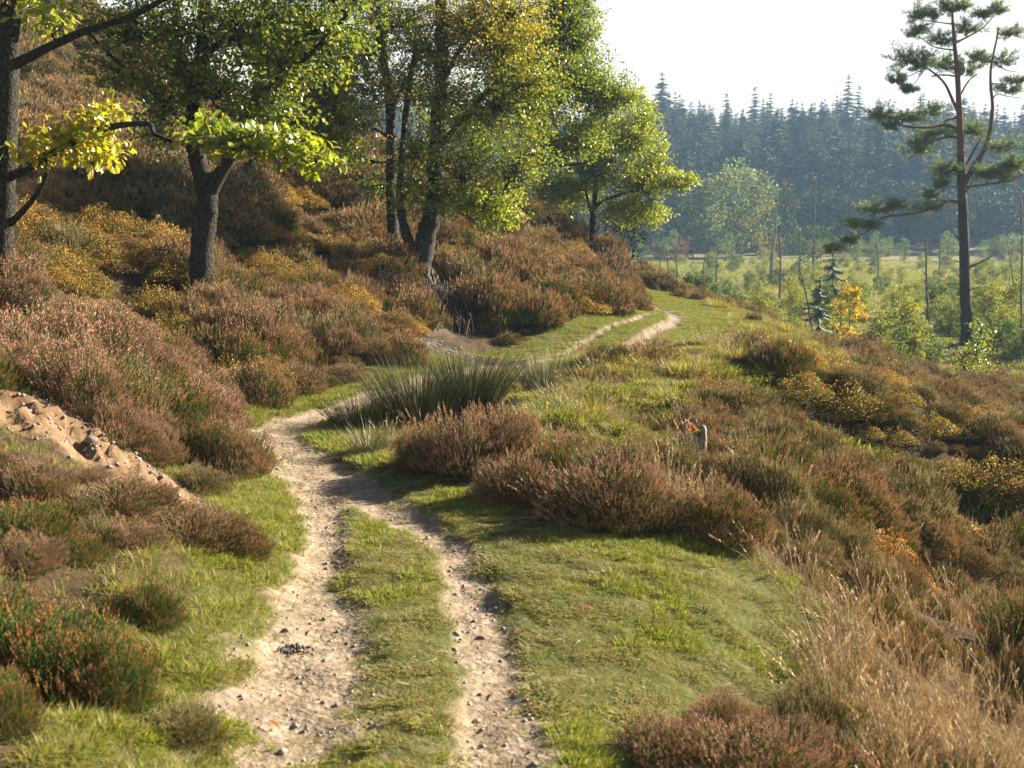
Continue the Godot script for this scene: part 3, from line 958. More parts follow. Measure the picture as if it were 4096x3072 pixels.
func build_bog() -> void:
	var yg := [Color(0.20, 0.22, 0.05), Color(0.24, 0.235, 0.05), Color(0.17, 0.20, 0.05), Color(0.31, 0.26, 0.045)]
	var gr := [Color(0.12, 0.16, 0.05), Color(0.10, 0.14, 0.05), Color(0.15, 0.17, 0.05)]
	var ol := [Color(0.11, 0.115, 0.05), Color(0.14, 0.13, 0.055)]
	var gold := [Color(0.50, 0.34, 0.03), Color(0.44, 0.27, 0.03), Color(0.40, 0.32, 0.05)]
	var kinds := [far_broadleaf(51, 1.0, 2.5, 0.1, 46, 60, 0.095, yg, 5), far_broadleaf(52, 0.95, 2.2, 0.1, 44, 60, 0.095, gr, 5), far_broadleaf(53, 1.2, 2.7, 0.1, 50, 60, 0.10, yg, 6), far_broadleaf(54, 1.1, 1.8, 0.05, 42, 60, 0.095, ol, 6)]
	var names := ["yellow-green birch shrub in the bog scrub", "green willow shrub in the bog scrub", "tall yellowing birch shrub in the bog scrub", "low olive shrub in the bog scrub"]
	rng.seed = 91
	var shown := 0
	for jd in 20:
		var d := 44.0 + jd * 2.0 + jd * jd * 0.12
		var gap := 0.75 + d * 0.02
		var x := 0.04 * d + 2.0
		while x < 0.47 * d + 2.0:
			var px := x + rng.randf_range(-0.5, 0.5) * gap
			var pd := d + rng.randf_range(-1.2, 1.2)
			x += gap
			if patchy.get_noise_2d(px * 0.9, pd * 0.5) < -0.3: continue
			if Vector2(px - 17.9, (pd - 53.5) * 0.7).length() < 1.5: continue
			if Vector2(px - 19.0, pd - 51.0).length() < 1.0: continue
			if pd < 53.0 and px / pd > 0.236 and px / pd < 0.288: continue
			var k := rng.randi() % 4
			var s := rng.randf_range(0.5, 1.0) * (0.5 if d > 70.0 else 0.95)
			if px < 9.5 and pd < 52.0: s *= 0.7
			if shown < 300:
				put_tree("bog_shrub", kinds[k], on_land(px, pd, 0.05), rng.randf() * TAU, Vector3(s, s * rng.randf_range(0.8, 1.15), s), names[k], "shrubs of the bog scrub")
				shown += 1
	for k in 62:
		var pd := rng.randf_range(90.0, 152.0)
		var px := pd * rng.randf_range(0.11, 0.45)
		var kk := rng.randi() % 4
		var s := rng.randf_range(0.3, 0.62)
		put_tree("bog_shrub", kinds[kk], on_land(px, pd, 0.05), rng.randf() * TAU, Vector3(s * 1.4, s, s * 1.4), names[kk].replace("in the bog scrub", "dotted over the far bog meadow"), "shrubs of the far bog meadow")
	print("shrubs ", shown)
	# far shrub line before the hill
	var fk := [far_broadleaf(61, 2.0, 4.5, 0.4, 34, 34, 0.24, gr, 4), far_broadleaf(62, 1.8, 3.6, 0.3, 30, 34, 0.24, ol, 4), far_broadleaf(63, 1.6, 3.0, 0.3, 28, 32, 0.22, [Color(0.12, 0.05, 0.04), Color(0.13, 0.07, 0.04)], 4)]
	var fnm := ["grey-green willow bush along the far edge of the bog", "olive bush along the far edge of the bog", "reddish bush along the far edge of the bog"]
	for k in 40:
		var d := rng.randf_range(158.0, 184.0)
		var x := d * rng.randf_range(0.10, 0.44)
		var q := 0 if rng.randf() < 0.5 else 1
		if k < 3: q = 2
		if k < 2: x = d * (0.115 + 0.02 * k)
		var s := rng.randf_range(0.45, 0.85)
		put_tree("willow_bush", fk[q], on_land(x, d, 0.1), rng.randf() * TAU, Vector3(s, s, s), fnm[q], "bushes along the far edge of the bog")
	# single trees of the bog
	var gb := far_broadleaf(71, 0.66, 3.1, 0.25, 50, 50, 0.10, gold, 2)
	put_tree("golden_birch", gb, on_land(14.05, 51.5, 0.05), 0.3, Vector3.ONE, "bright golden young birch standing out of the green scrub", "")
	var sp := spruce(72, 3.6, 0.85, 2.2, [Color(0.05, 0.085, 0.04), Color(0.06, 0.095, 0.045)])
	put_tree("young_conifer", sp, on_land(12.3, 49.5, 0.05), 0.0, Vector3.ONE, "young dark conifer beside the golden birch", "")
	put_tree("young_conifer", sp, on_land(17.6, 68.0, 0.05), 1.0, Vector3(1.2, 1.0, 1.2), "young dark conifer deep in the bog scrub", "")
	var pn := far_broadleaf(73, 2.1, 3.2, 1.8, 26, 46, 0.16, [Color(0.05, 0.08, 0.04), Color(0.06, 0.09, 0.04)])
	put_tree("bog_pine", pn, on_land(24.6, 101.0, 0.05), 0.0, Vector3.ONE, "small dark pine standing above the far bog scrub", "")
	# pale birch with a thin autumn crown
	var wb := far_broadleaf(74, 2.3, 4.6, 1.8, 26, 30, 0.13, [Color(0.22, 0.17, 0.07), Color(0.20, 0.18, 0.07), Color(0.25, 0.16, 0.06)])
	var o := thing("white_birch", on_land(23.6, 113.0), "white-stemmed birch with a thin brownish crown beyond the scrub", "tree")
	var tb := MB.new()
	tb.tube(curve([Vector3(0, -0.3, 0), Vector3(0.1, 2.2, 0), Vector3(0.35, 4.4, 0), Vector3(0.3, 6.6, 0)], 4, 0.01), tapers(13, 0.2, 0.03), 8, Color.WHITE, 0.05, rng)
	part("trunk", tb.mesh(M.bark_white), o)
	var cr := part("crown", wb[1], o)
	cr.position = Vector3(-0.9, 0.2, 0)
	# dead trunks
	var list := [
		[Vector3(8.12, -1.34, -72), Vector3(8.03, -0.13, -72), 0.09], [Vector3(9.11, -1.38, -76), Vector3(9.03, 0.17, -76), 0.10], [Vector3(10.19, -1.5, -80), Vector3(9.98, 0.22, -80), 0.10], [Vector3(11.32, -1.42, -84), Vector3(11.11, -0.11, -84), 0.12], [Vector3(6.98, -1.07, -60), Vector3(7.24, -0.49, -60), 0.09],
		[Vector3(13.23, -1.2, -80), Vector3(13.25, 0.52, -80), 0.11], [Vector3(17.32, -1.26, -80), Vector3(17.2, 0.96, -80), 0.12], [Vector3(13.81, -1.33, -56), Vector3(12.86, 0.34, -56), 0.08], [Vector3(20.93, -1.17, -62), Vector3(20.6, 1.13, -62), 0.11], [Vector3(24.35, -1.11, -105), Vector3(24.24, 1.03, -105), 0.14],
		[Vector3(32.54, -0.65, -110), Vector3(32.03, 1.79, -110), 0.12], [Vector3(36.17, -1.11, -105), Vector3(36.06, 1.22, -105), 0.10], [Vector3(16.98, -1.46, -110), Vector3(17.05, -0.65, -110), 0.10], [Vector3(7.78, -1.24, -76), Vector3(7.76, -0.11, -76), 0.08],
	]
	for s in list:
		var a: Vector3 = s[0]
		var b: Vector3 = s[1]
		snag(Vector3(a.x, minf(a.y, land(a.x, -a.z)), a.z), b, s[2], "bare grey dead trunk standing in the bog scrub")
	snag(on_land(26.0, 107.0), Vector3(26.01, 6.23, -107), 0.17, "tall bare forked dead tree above the bog scrub", true)
	# two thin birches at the edge of the scrub
	for s in [[Vector3(20.69, -2.66, -50), [Vector3(20.54, 0.52, -50), Vector3(20.39, 2.73, -50), Vector3(20.15, 3.65, -50)], 0.05], [Vector3(27.02, -0.94, -66), [Vector3(26.4, 0.53, -66), Vector3(26.01, 1.51, -66)], 0.045]]:
		var b0: Vector3 = s[0]
		var at := Vector3(b0.x, minf(b0.y, land(b0.x, -b0.z)), b0.z)
		var bt := thing("thin_birch", at, "thin pale birch stem with bare upper twigs beside the tall pine", "tree", "thin birches beside the pine")
		var mb := MB.new()
		var pl := [Vector3.ZERO]
		for q in s[1]: pl.push_back(q - at)
		var pts := curve(pl, 4, 0.01)
		mb.tube(pts, tapers(pts.size(), s[2], 0.02), 7, Color.WHITE, 0.06, rng)
		part("trunk", mb.mesh(M.bark_white), bt)

const OAK_GREEN := [Color(0.15, 0.19, 0.03), Color(0.18, 0.21, 0.034), Color(0.115, 0.155, 0.03), Color(0.235, 0.23, 0.04)]
const FRESH := [Color(0.235, 0.275, 0.035), Color(0.27, 0.285, 0.038), Color(0.20, 0.24, 0.035), Color(0.34, 0.30, 0.04)]
const YELLOW := [Color(0.42, 0.36, 0.03), Color(0.36, 0.34, 0.035), Color(0.45, 0.30, 0.03), Color(0.26, 0.29, 0.035)]
const GOLDEN := [Color(0.40, 0.26, 0.035), Color(0.33, 0.23, 0.035), Color(0.24, 0.235, 0.036), Color(0.19, 0.215, 0.036), Color(0.165, 0.205, 0.034), Color(0.42, 0.28, 0.035)]
const MIXED := [Color(0.15, 0.20, 0.032), Color(0.175, 0.215, 0.034), Color(0.21, 0.215, 0.036), Color(0.31, 0.235, 0.036), Color(0.125, 0.17, 0.03)]

func build_hill_trees() -> void:
	# slim oak whose long bough reaches over the heather
	var t1 := leafy_tree("slim_oak", [
		[[Vector3(-5.59, 1.2, -13.5), Vector3(-5.56, 1.6, -13.5), Vector3(-5.48, 2.4, -13.5), Vector3(-5.4, 3.37, -13.5), Vector3(-5.33, 4.05, -13.5), Vector3(-5.23, 4.71, -13.5), Vector3(-5.11, 5.74, -13.5)], 0.135, 0.10],
		[[Vector3(-5.31, 3.66, -13.5), Vector3(-4.87, 3.84, -13.4), Vector3(-4.44, 3.99, -13.3), Vector3(-3.96, 4.11, -13.2), Vector3(-3.55, 4.29, -13.1), Vector3(-3.13, 4.52, -13)], 0.055, 0.02],
		[[Vector3(-5.44, 2.47, -13.5), Vector3(-4.96, 2.66, -13.3), Vector3(-4.61, 2.81, -13.1), Vector3(-4.12, 2.95, -12.8), Vector3(-3.62, 2.97, -12.5), Vector3(-3.52, 2.86, -12.4), Vector3(-3.24, 2.76, -12.3), Vector3(-2.86, 2.72, -12.2), Vector3(-2.26, 2.63, -12.1)], 0.045, 0.008],
		[[Vector3(-5.48, 1.95, -13.5), Vector3(-5.28, 2.09, -13.4), Vector3(-5.03, 2.33, -13.3), Vector3(-4.9, 2.52, -13.2)], 0.045, 0.018],
		[[Vector3(-5.4, 3.85, -13.5), Vector3(-5.77, 4.06, -13.6), Vector3(-6.19, 4.44, -13.6)], 0.05, 0.02],
	], [
		[[Vector3(-4.58, 2.85, -13), Vector3(0.39, 0.19, 0.35)], 250, YELLOW], [[Vector3(-4.22, 3.1, -12.9), Vector3(0.29, 0.19, 0.3)], 180, YELLOW], [[Vector3(-4.08, 2.7, -12.7), Vector3(0.21, 0.17, 0.25)], 130, YELLOW], [[Vector3(-4.94, 2.72, -13.2), Vector3(0.25, 0.2, 0.25)], 130, YELLOW],
		[[Vector3(-2.95, 2.85, -12.2), Vector3(0.27, 0.13, 0.3)], 180, FRESH], [[Vector3(-2.52, 2.82, -12.1), Vector3(0.32, 0.15, 0.35)], 240, OAK_GREEN], [[Vector3(-2.17, 2.73, -12.1), Vector3(0.27, 0.14, 0.3)], 200, FRESH], [[Vector3(-1.88, 2.58, -12.1), Vector3(0.16, 0.11, 0.2)], 90, FRESH],
		[[Vector3(-4.91, 4.18, -13.3), Vector3(0.3, 0.15, 0.4)], 110, FRESH], [[Vector3(-5.45, 4.44, -13.6), Vector3(0.31, 0.25, 0.5)], 200, OAK_GREEN], [[Vector3(-4.08, 4.7, -13.2), Vector3(0.79, 0.3, 0.7)], 500, OAK_GREEN], [[Vector3(-5.27, 5.27, -13.5), Vector3(1.01, 0.46, 1)], 450, OAK_GREEN],
	], 0.095, true, M.bark_oak, 101, "slim oak with a long leafy bough of yellow and green leaves", "", 22, 1.4, 1.0)
	# the forked oak
	leafy_tree("forked_oak", [
		[[Vector3(-4.32, 0.67, -17), Vector3(-4.3, 0.99, -17), Vector3(-4.23, 1.62, -17), Vector3(-4.15, 2.25, -17), Vector3(-4.19, 2.56, -17), Vector3(-4.27, 2.93, -17), Vector3(-4.31, 3.3, -17), Vector3(-4.24, 3.79, -17), Vector3(-4.15, 4.34, -17), Vector3(-4.1, 4.94, -17), Vector3(-4.02, 5.89, -17)], 0.175, 0.07],
		[[Vector3(-4.13, 2.37, -17), Vector3(-3.88, 2.74, -16.9), Vector3(-3.66, 3.04, -16.8), Vector3(-3.5, 3.46, -16.7), Vector3(-3.17, 3.75, -16.6), Vector3(-2.81, 4.03, -16.5), Vector3(-2.43, 4.31, -16.4), Vector3(-2.11, 4.64, -16.3)], 0.10, 0.03],
		[[Vector3(-4.29, 3.18, -17), Vector3(-4.45, 3.41, -16.8), Vector3(-4.72, 3.69, -16.6), Vector3(-5.01, 3.96, -16.4), Vector3(-5.26, 4.25, -16.2), Vector3(-5.43, 4.44, -16.1)], 0.045, 0.015],
		[[Vector3(-4.29, 3.67, -17), Vector3(-4.45, 4, -17.2), Vector3(-4.55, 4.44, -17.3), Vector3(-4.59, 5.01, -17.4), Vector3(-4.65, 5.76, -17.5)], 0.08, 0.04],
		[[Vector3(-4.17, 4.15, -17), Vector3(-3.83, 4.37, -16.8), Vector3(-3.42, 4.52, -16.6), Vector3(-3.03, 4.68, -16.5)], 0.05, 0.02],
		[[Vector3(-3.75, 2.92, -16.8), Vector3(-3.73, 3.21, -16.6), Vector3(-3.61, 3.35, -16.5), Vector3(-3.79, 3.44, -16.5), Vector3(-3.94, 3.61, -16.4)], 0.03, 0.01],
	], [
		[[Vector3(-4.9, 4.62, -16.5), Vector3(0.68, 0.43, 0.8)], 420, OAK_GREEN], [[Vector3(-5.13, 3.96, -16.4), Vector3(0.43, 0.31, 0.6)], 190, OAK_GREEN], [[Vector3(-4.43, 4.58, -17), Vector3(0.7, 0.51, 1)], 620, OAK_GREEN], [[Vector3(-3.58, 4.55, -16.8), Vector3(0.82, 0.5, 1)], 760, OAK_GREEN],
		[[Vector3(-3.03, 4.12, -16.7), Vector3(0.69, 0.44, 0.9)], 560, MIXED], [[Vector3(-2.57, 4.52, -16.6), Vector3(0.68, 0.5, 1)], 640, OAK_GREEN], [[Vector3(-3.8, 3.81, -16.6), Vector3(0.44, 0.31, 0.6)], 300, OAK_GREEN], [[Vector3(-4.6, 3.57, -16.6), Vector3(0.44, 0.25, 0.6)], 240, OAK_GREEN], [[Vector3(-4.24, 3.94, -16.2), Vector3(0.42, 0.3, 0.5)], 260, OAK_GREEN],
		[[Vector3(-3.26, 3.54, -16.6), Vector3(0.56, 0.34, 0.8)], 430, OAK_GREEN], [[Vector3(-4.68, 3.09, -16.6), Vector3(0.31, 0.19, 0.4)], 90, OAK_GREEN], [[Vector3(-4.87, 3.86, -16.5), Vector3(0.37, 0.25, 0.4)], 130, FRESH], [[Vector3(-3.72, 3.16, -16.7), Vector3(0.38, 0.19, 0.4)], 130, FRESH],
		[[Vector3(-4.89, 5.43, -16.8), Vector3(0.94, 0.5, 1.2)], 420, OAK_GREEN], [[Vector3(-3.56, 5.49, -16.8), Vector3(1.07, 0.5, 1.2)], 480, OAK_GREEN], [[Vector3(-2.44, 5.22, -16.6), Vector3(0.75, 0.5, 1)], 500, OAK_GREEN],
	], 0.068, false, M.bark_oak, 102, "dark forked oak with a mossy trunk rising from the heather", "", 24, 3.2)
	# straight slender tree behind it
	leafy_tree("slender_oak", [
		[[Vector3(-5.1, 2.26, -24), Vector3(-5.07, 2.62, -24), Vector3(-5.01, 3.23, -24), Vector3(-4.92, 4.01, -24), Vector3(-4.77, 5.04, -24), Vector3(-4.65, 6.14, -24), Vector3(-4.56, 7.15, -24)], 0.12, 0.06],
	], [
		[[Vector3(-4.51, 5.64, -24), Vector3(1.08, 0.72, 1.5)], 700, OAK_GREEN], [[Vector3(-3.74, 4.61, -24), Vector3(0.72, 0.72, 1.2)], 500, MIXED], [[Vector3(-4.12, 3.66, -24), Vector3(0.63, 0.4, 0.9)], 300, MIXED], [[Vector3(-4.74, 6.73, -24), Vector3(1.44, 0.63, 1.5)], 400, OAK_GREEN], [[Vector3(-3.83, 4.85, -22.5), Vector3(0.76, 0.59, 1.2)], 520, FRESH], [[Vector3(-3.02, 4.05, -22.5), Vector3(0.59, 0.59, 1)], 420, FRESH], [[Vector3(-3.5, 3.22, -22.3), Vector3(0.58, 0.25, 0.8)], 260, FRESH], [[Vector3(-5.13, 3.56, -23.8), Vector3(0.45, 0.31, 0.8)], 130, OAK_GREEN],
	], 0.075, false, M.bark_grey, 103, "slender straight-stemmed tree between the forked oak and the birch", "")
	# birch with silver trunk
	leafy_tree("silver_birch", [
		[[Vector3(-2.24, 1.02, -24), Vector3(-2.27, 1.29, -24), Vector3(-2.31, 2.26, -24), Vector3(-2.31, 3.58, -24), Vector3(-2.33, 4.35, -24), Vector3(-2.45, 5.21, -24), Vector3(-2.55, 6.14, -24), Vector3(-2.65, 7.49, -24)], 0.125, 0.06],
		[[Vector3(-2.31, 3.58, -24), Vector3(-2.68, 3.78, -23.8), Vector3(-3, 3.81, -23.6), Vector3(-3.49, 3.87, -23.4)], 0.035, 0.012],
		[[Vector3(-2.33, 4.1, -24), Vector3(-2, 4.72, -24.2), Vector3(-1.65, 5.44, -24.4), Vector3(-1.39, 6.06, -24.5)], 0.05, 0.02],
		[[Vector3(-2.42, 4.96, -24), Vector3(-2.74, 5.27, -23.8), Vector3(-3.15, 5.41, -23.6)], 0.035, 0.012],
	], [
		[[Vector3(-3.34, 4.48, -23.6), Vector3(0.71, 0.62, 1)], 620, MIXED], [[Vector3(-2.83, 5.18, -23.8), Vector3(0.8, 0.71, 1.1)], 760, MIXED], [[Vector3(-3.58, 3.62, -23.4), Vector3(0.61, 0.39, 0.8)], 340, MIXED], [[Vector3(-3, 3.81, -23.6), Vector3(0.53, 0.35, 0.8)], 300, GOLDEN], [[Vector3(-2.06, 5.72, -24), Vector3(0.81, 0.63, 1.2)], 600, MIXED],
		[[Vector3(-2, 4.63, -24.2), Vector3(0.63, 0.63, 1)], 480, MIXED], [[Vector3(-2.99, 6.11, -23.8), Vector3(1.07, 0.53, 1.2)], 600, OAK_GREEN], [[Vector3(-2.65, 6.9, -24), Vector3(1.53, 0.63, 1.5)], 420, OAK_GREEN], [[Vector3(-2.63, 4.39, -23.5), Vector3(0.44, 0.53, 0.7)], 260, GOLDEN], [[Vector3(-2.56, 2.89, -24.2), Vector3(0.45, 0.45, 0.7)], 160, OAK_GREEN], [[Vector3(-4, 4.3, -23.4), Vector3(0.61, 0.53, 0.9)], 330, MIXED], [[Vector3(-3.01, 3.29, -23.6), Vector3(0.44, 0.31, 0.7)], 170, OAK_GREEN], [[Vector3(-3.5, 5.16, -23.6), Vector3(0.62, 0.53, 1)], 380, OAK_GREEN],
	], 0.058, false, M.bark_grey, 104, "silver-barked birch standing close against the stout double trunk", "")
	# stout double trunk on the eroded bank
	var base: Vector3 = Vector3(-1.76, 1.04, -23.5)
	var t5 := leafy_tree("double_trunk_birch", [
		[[Vector3(-1.78, 1.02, -23.5), Vector3(-1.74, 1.26, -23.5), Vector3(-1.62, 1.74, -23.5), Vector3(-1.48, 2.26, -23.5), Vector3(-1.44, 2.86, -23.5), Vector3(-1.39, 3.71, -23.5), Vector3(-1.31, 4.81, -23.5), Vector3(-1.31, 6.06, -23.5), Vector3(-1.32, 7.45, -23.5)], 0.215, 0.09],
		[[Vector3(-1.81, 1.31, -23.4), Vector3(-1.93, 1.57, -23.4), Vector3(-2.03, 1.96, -23.4), Vector3(-2.1, 2.43, -23.4), Vector3(-2.06, 3.2, -23.5), Vector3(-1.96, 4.23, -23.6), Vector3(-1.79, 5.35, -23.8)], 0.12, 0.04],
		[[Vector3(-1.42, 3.29, -23.5), Vector3(-1.08, 3.7, -23.3), Vector3(-0.64, 4.18, -23.1), Vector3(-0.22, 4.59, -23), Vector3(0.2, 4.82, -22.9)], 0.06, 0.02],
		[[Vector3(-1.46, 2.52, -23.5), Vector3(-1.08, 2.51, -23.2), Vector3(-0.64, 2.46, -22.9), Vector3(-0.13, 2.29, -22.6)], 0.035, 0.01],
		[[Vector3(-1.34, 4.39, -23.5), Vector3(-1.08, 4.98, -23.5), Vector3(-0.65, 5.55, -23.4), Vector3(-0.22, 5.94, -23.3)], 0.05, 0.02],
	], [
		[[Vector3(-0.3, 5.08, -23), Vector3(0.95, 0.69, 1.2)], 1250, GOLDEN], [[Vector3(-0.9, 5.65, -23.3), Vector3(0.96, 0.52, 1.2)], 900, GOLDEN], [[Vector3(-1.33, 4.37, -23.3), Vector3(0.7, 0.61, 1.1)], 640, MIXED], [[Vector3(-0.3, 4.05, -23), Vector3(0.86, 0.6, 1.1)], 900, MIXED], [[Vector3(-1.77, 3.28, -23.3), Vector3(0.61, 0.48, 0.9)], 430, MIXED],
		[[Vector3(-0.9, 3.18, -23), Vector3(0.78, 0.52, 1)], 640, OAK_GREEN], [[Vector3(-0.51, 2.37, -22.7), Vector3(0.64, 0.36, 0.8)], 620, FRESH], [[Vector3(-1.98, 2.51, -23.2), Vector3(0.39, 0.39, 0.6)], 200, FRESH], [[Vector3(-1.24, 2.42, -22.9), Vector3(0.6, 0.34, 0.8)], 330, OAK_GREEN], [[Vector3(0.29, 3.34, -22.9), Vector3(0.6, 0.51, 1)], 560, MIXED],
		[[Vector3(0.37, 4.49, -22.9), Vector3(0.69, 0.6, 1)], 620, MIXED], [[Vector3(-1.52, 5.16, -23.6), Vector3(0.8, 0.62, 1.1)], 600, MIXED], [[Vector3(-0.9, 6.53, -23.4), Vector3(1.67, 0.61, 1.7)], 600, GOLDEN], [[Vector3(0.03, 5.75, -23.1), Vector3(0.78, 0.52, 1)], 650, GOLDEN], [[Vector3(-0.22, 2.08, -22.6), Vector3(0.42, 0.2, 0.5)], 200, FRESH],
	], 0.06, false, M.bark_grey, 105, "stout double-trunked birch on the eroded bank with bare roots", "")
	# its bare roots down the bank
	rng.seed = 55
	var b5 := t5.position
	for k in 26:
		var e: Vector3 = Vector3(-1.24, 0.29, -21.9)
		var tx := e.x + rng.randf_range(-0.35, 0.4)
		var td := 21.4 + rng.randf_range(0.0, 0.9)
		var s := b5 + Vector3(rng.randf_range(-0.25, 0.3), 0.12, rng.randf_range(-0.1, 0.25))
		var pts := []
		for q in 6:
			var f := q / 5.0
			var px := lerpf(s.x, tx, f) + rng.randf_range(-0.08, 0.08)
			var pd := lerpf(-s.z, td, f)
			pts.push_back(Vector3(px, maxf(ground_y(px, pd) + rng.randf_range(0.02, 0.14), lerpf(s.y, 0.3, f)), -pd) - b5)
		var mb := MB.new()
		var cp := curve(pts, 3, 0.012)
		mb.tube(cp, tapers(cp.size(), rng.randf_range(0.015, 0.05), 0.01), 6, Color.WHITE, 0.15, rng)
		part("root", mb.mesh(M.root), t5)
	var fine := MB.new()
	for k in 260:
		var e: Vector3 = Vector3(-1.24, 0.53, -21.9)
		var p := Vector3(e.x + rng.randf_range(-0.45, 0.5), 0, 0)
		var pd := 21.5 + rng.randf_range(0.0, 1.0)
		p = Vector3(p.x, ground_y(p.x, pd) + rng.randf_range(0.1, 0.35), -pd)
		var q := p + Vector3(rng.randf_range(-0.15, 0.15), -rng.randf_range(0.2, 0.5), rng.randf_range(0.05, 0.35))
		fine.tube(curve([p - b5, p.lerp(q, 0.5) + dirv() * 0.06 - b5, q - b5], 2), tapers(5, rng.randf_range(0.005, 0.015), 0.004), 4, Color.WHITE)
	var fr := part("root_hairs", fine.mesh(M.root), t5)
	fr.set_meta("kind", "stuff")
	# leaning tree behind
	leafy_tree("leaning_oak", [
		[[Vector3(0.02, 2.12, -32.5), Vector3(0.14, 2.83, -32.5), Vector3(0.31, 3.54, -32.5), Vector3(0.48, 4.49, -32.5), Vector3(0.74, 5.77, -32.5), Vector3(0.99, 7.04, -32.5), Vector3(1.1, 8.52, -32.5)], 0.17, 0.06],
		[[Vector3(0.34, 3.54, -32.5), Vector3(0.76, 3.51, -32.2), Vector3(1.35, 3.43, -32), Vector3(1.92, 3.51, -31.8)], 0.06, 0.02],
		[[Vector3(0.53, 4.72, -32.5), Vector3(1.11, 5.16, -32.2), Vector3(1.8, 5.37, -32), Vector3(2.49, 5.29, -31.8)], 0.07, 0.02],
	], [
		[[Vector3(0.99, 6.55, -32.3), Vector3(1.09, 1.09, 1.6)], 1150, OAK_GREEN], [[Vector3(1.57, 7.24, -32.3), Vector3(0.67, 0.67, 1.3)], 560, OAK_GREEN], [[Vector3(1.69, 5.6, -32), Vector3(0.96, 0.72, 1.4)], 950, OAK_GREEN], [[Vector3(0.75, 5.02, -32), Vector3(0.96, 0.84, 1.4)], 900, FRESH], [[Vector3(2.38, 5.18, -31.8), Vector3(0.71, 0.54, 1.2)], 620, OAK_GREEN], [[Vector3(0.17, 6.12, -32.5), Vector3(0.97, 0.97, 1.4)], 760, MIXED],
		[[Vector3(1.57, 4.09, -31.8), Vector3(0.95, 0.6, 1.2)], 700, OAK_GREEN], [[Vector3(1.81, 6.48, -32.2), Vector3(0.48, 0.6, 1)], 380, OAK_GREEN], [[Vector3(1.22, 8.03, -32.3), Vector3(1.09, 0.73, 1.6)], 700, OAK_GREEN], [[Vector3(0.76, 3.75, -32), Vector3(0.72, 0.48, 1)], 360, OAK_GREEN], [[Vector3(2.85, 5.06, -31.8), Vector3(0.42, 0.33, 0.8)], 240, FRESH],
	], 0.08, false, M.bark_oak, 106, "leaning oak with a tall green crown against the white sky", "", 26, 5.0, 1.12)
	leafy_tree("thicket_oak", [
		[[Vector3(-1.32, 2.81, -37), Vector3(-1.26, 3.49, -37), Vector3(-1.15, 4.16, -37), Vector3(-1.03, 5.23, -37)], 0.14, 0.06],
	], [
		[[Vector3(-1.03, 4.56, -37), Vector3(1.25, 0.69, 1.6)], 500, OAK_GREEN], [[Vector3(-1.99, 4.96, -37), Vector3(1.11, 0.83, 1.6)], 500, OAK_GREEN], [[Vector3(-0.62, 3.2, -36.5), Vector3(0.68, 0.41, 1)], 200, OAK_GREEN],
	], 0.085, false, M.bark_oak, 107, "shaded oak on the brow behind the double-trunked birch", "")
	# young oak at the end of the slope
	leafy_tree("young_oak", [
		[[Vector3(2.51, 0.86, -38.5), Vector3(2.51, 1.29, -38.5), Vector3(2.49, 2, -38.5), Vector3(2.54, 2.56, -38.5), Vector3(2.59, 3.41, -38.5), Vector3(2.75, 4.67, -38.5), Vector3(2.88, 5.5, -38.5)], 0.125, 0.04],
		[[Vector3(2.54, 2.45, -38.5), Vector3(2.89, 2.7, -38.3), Vector3(3.44, 2.87, -38.1), Vector3(4.12, 3, -37.9), Vector3(4.87, 3.16, -37.7)], 0.06, 0.015],
		[[Vector3(2.49, 2.21, -38.5), Vector3(2.34, 2.63, -38.5), Vector3(2.23, 3.13, -38.6), Vector3(1.91, 3.84, -38.7)], 0.06, 0.02],
		[[Vector3(2.62, 3.55, -38.5), Vector3(3.3, 4.1, -38.3), Vector3(3.98, 4.5, -38.1)], 0.045, 0.015],
	], [
		[[Vector3(2.88, 4.65, -38.3), Vector3(1.08, 0.79, 1.6)], 950, FRESH], [[Vector3(3.77, 4.5, -38.1), Vector3(0.71, 0.71, 1.3)], 620, FRESH], [[Vector3(3.84, 3.25, -37.9), Vector3(0.92, 0.57, 1.3)], 740, FRESH], [[Vector3(4.8, 3.24, -37.7), Vector3(0.64, 0.34, 0.9)], 340, FRESH], [[Vector3(3.37, 2.35, -38), Vector3(0.93, 0.43, 1.2)], 520, FRESH], [[Vector3(1.7, 2.99, -38.5), Vector3(0.94, 0.65, 1.4)], 600, FRESH], [[Vector3(4.26, 2.21, -37.8), Vector3(0.64, 0.34, 0.9)], 320, FRESH],
		[[Vector3(2.6, 3.54, -38.3), Vector3(1, 0.65, 1.4)], 760, OAK_GREEN], [[Vector3(4.04, 5.26, -38.1), Vector3(0.43, 0.36, 0.8)], 200, FRESH], [[Vector3(1.06, 3.13, -38.6), Vector3(0.65, 0.65, 1.2)], 360, OAK_GREEN], [[Vector3(4.39, 3.94, -37.9), Vector3(0.4, 0.5, 0.8)], 240, FRESH], [[Vector3(5.34, 3.27, -37.6), Vector3(0.25, 0.2, 0.5)], 90, FRESH],
	], 0.08, false, M.bark_oak, 108, "young bright-green oak at the end of the heather slope", "", 26, 5.0, 1.12)
	# bushes behind the brow
	var pal := [Color(0.06, 0.09, 0.03), Color(0.08, 0.10, 0.035)]
	var bush := far_broadleaf(109, 1.5, 2.6, 0.3, 30, 34, 0.14, pal, 4)
	for p in [Vector3(1.09, 2.17, -46), Vector3(0.24, 2.52, -47), Vector3(1.91, 1.83, -45), Vector3(3.84, 0.7, -44)]:
		put_tree("brow_bush", bush, Vector3(p.x, land(p.x, -p.z) - 0.1, p.z), p.x, Vector3(0.8, 0.8, 0.8), "dark green bush behind the brow of the heather slope", "bushes behind the brow")

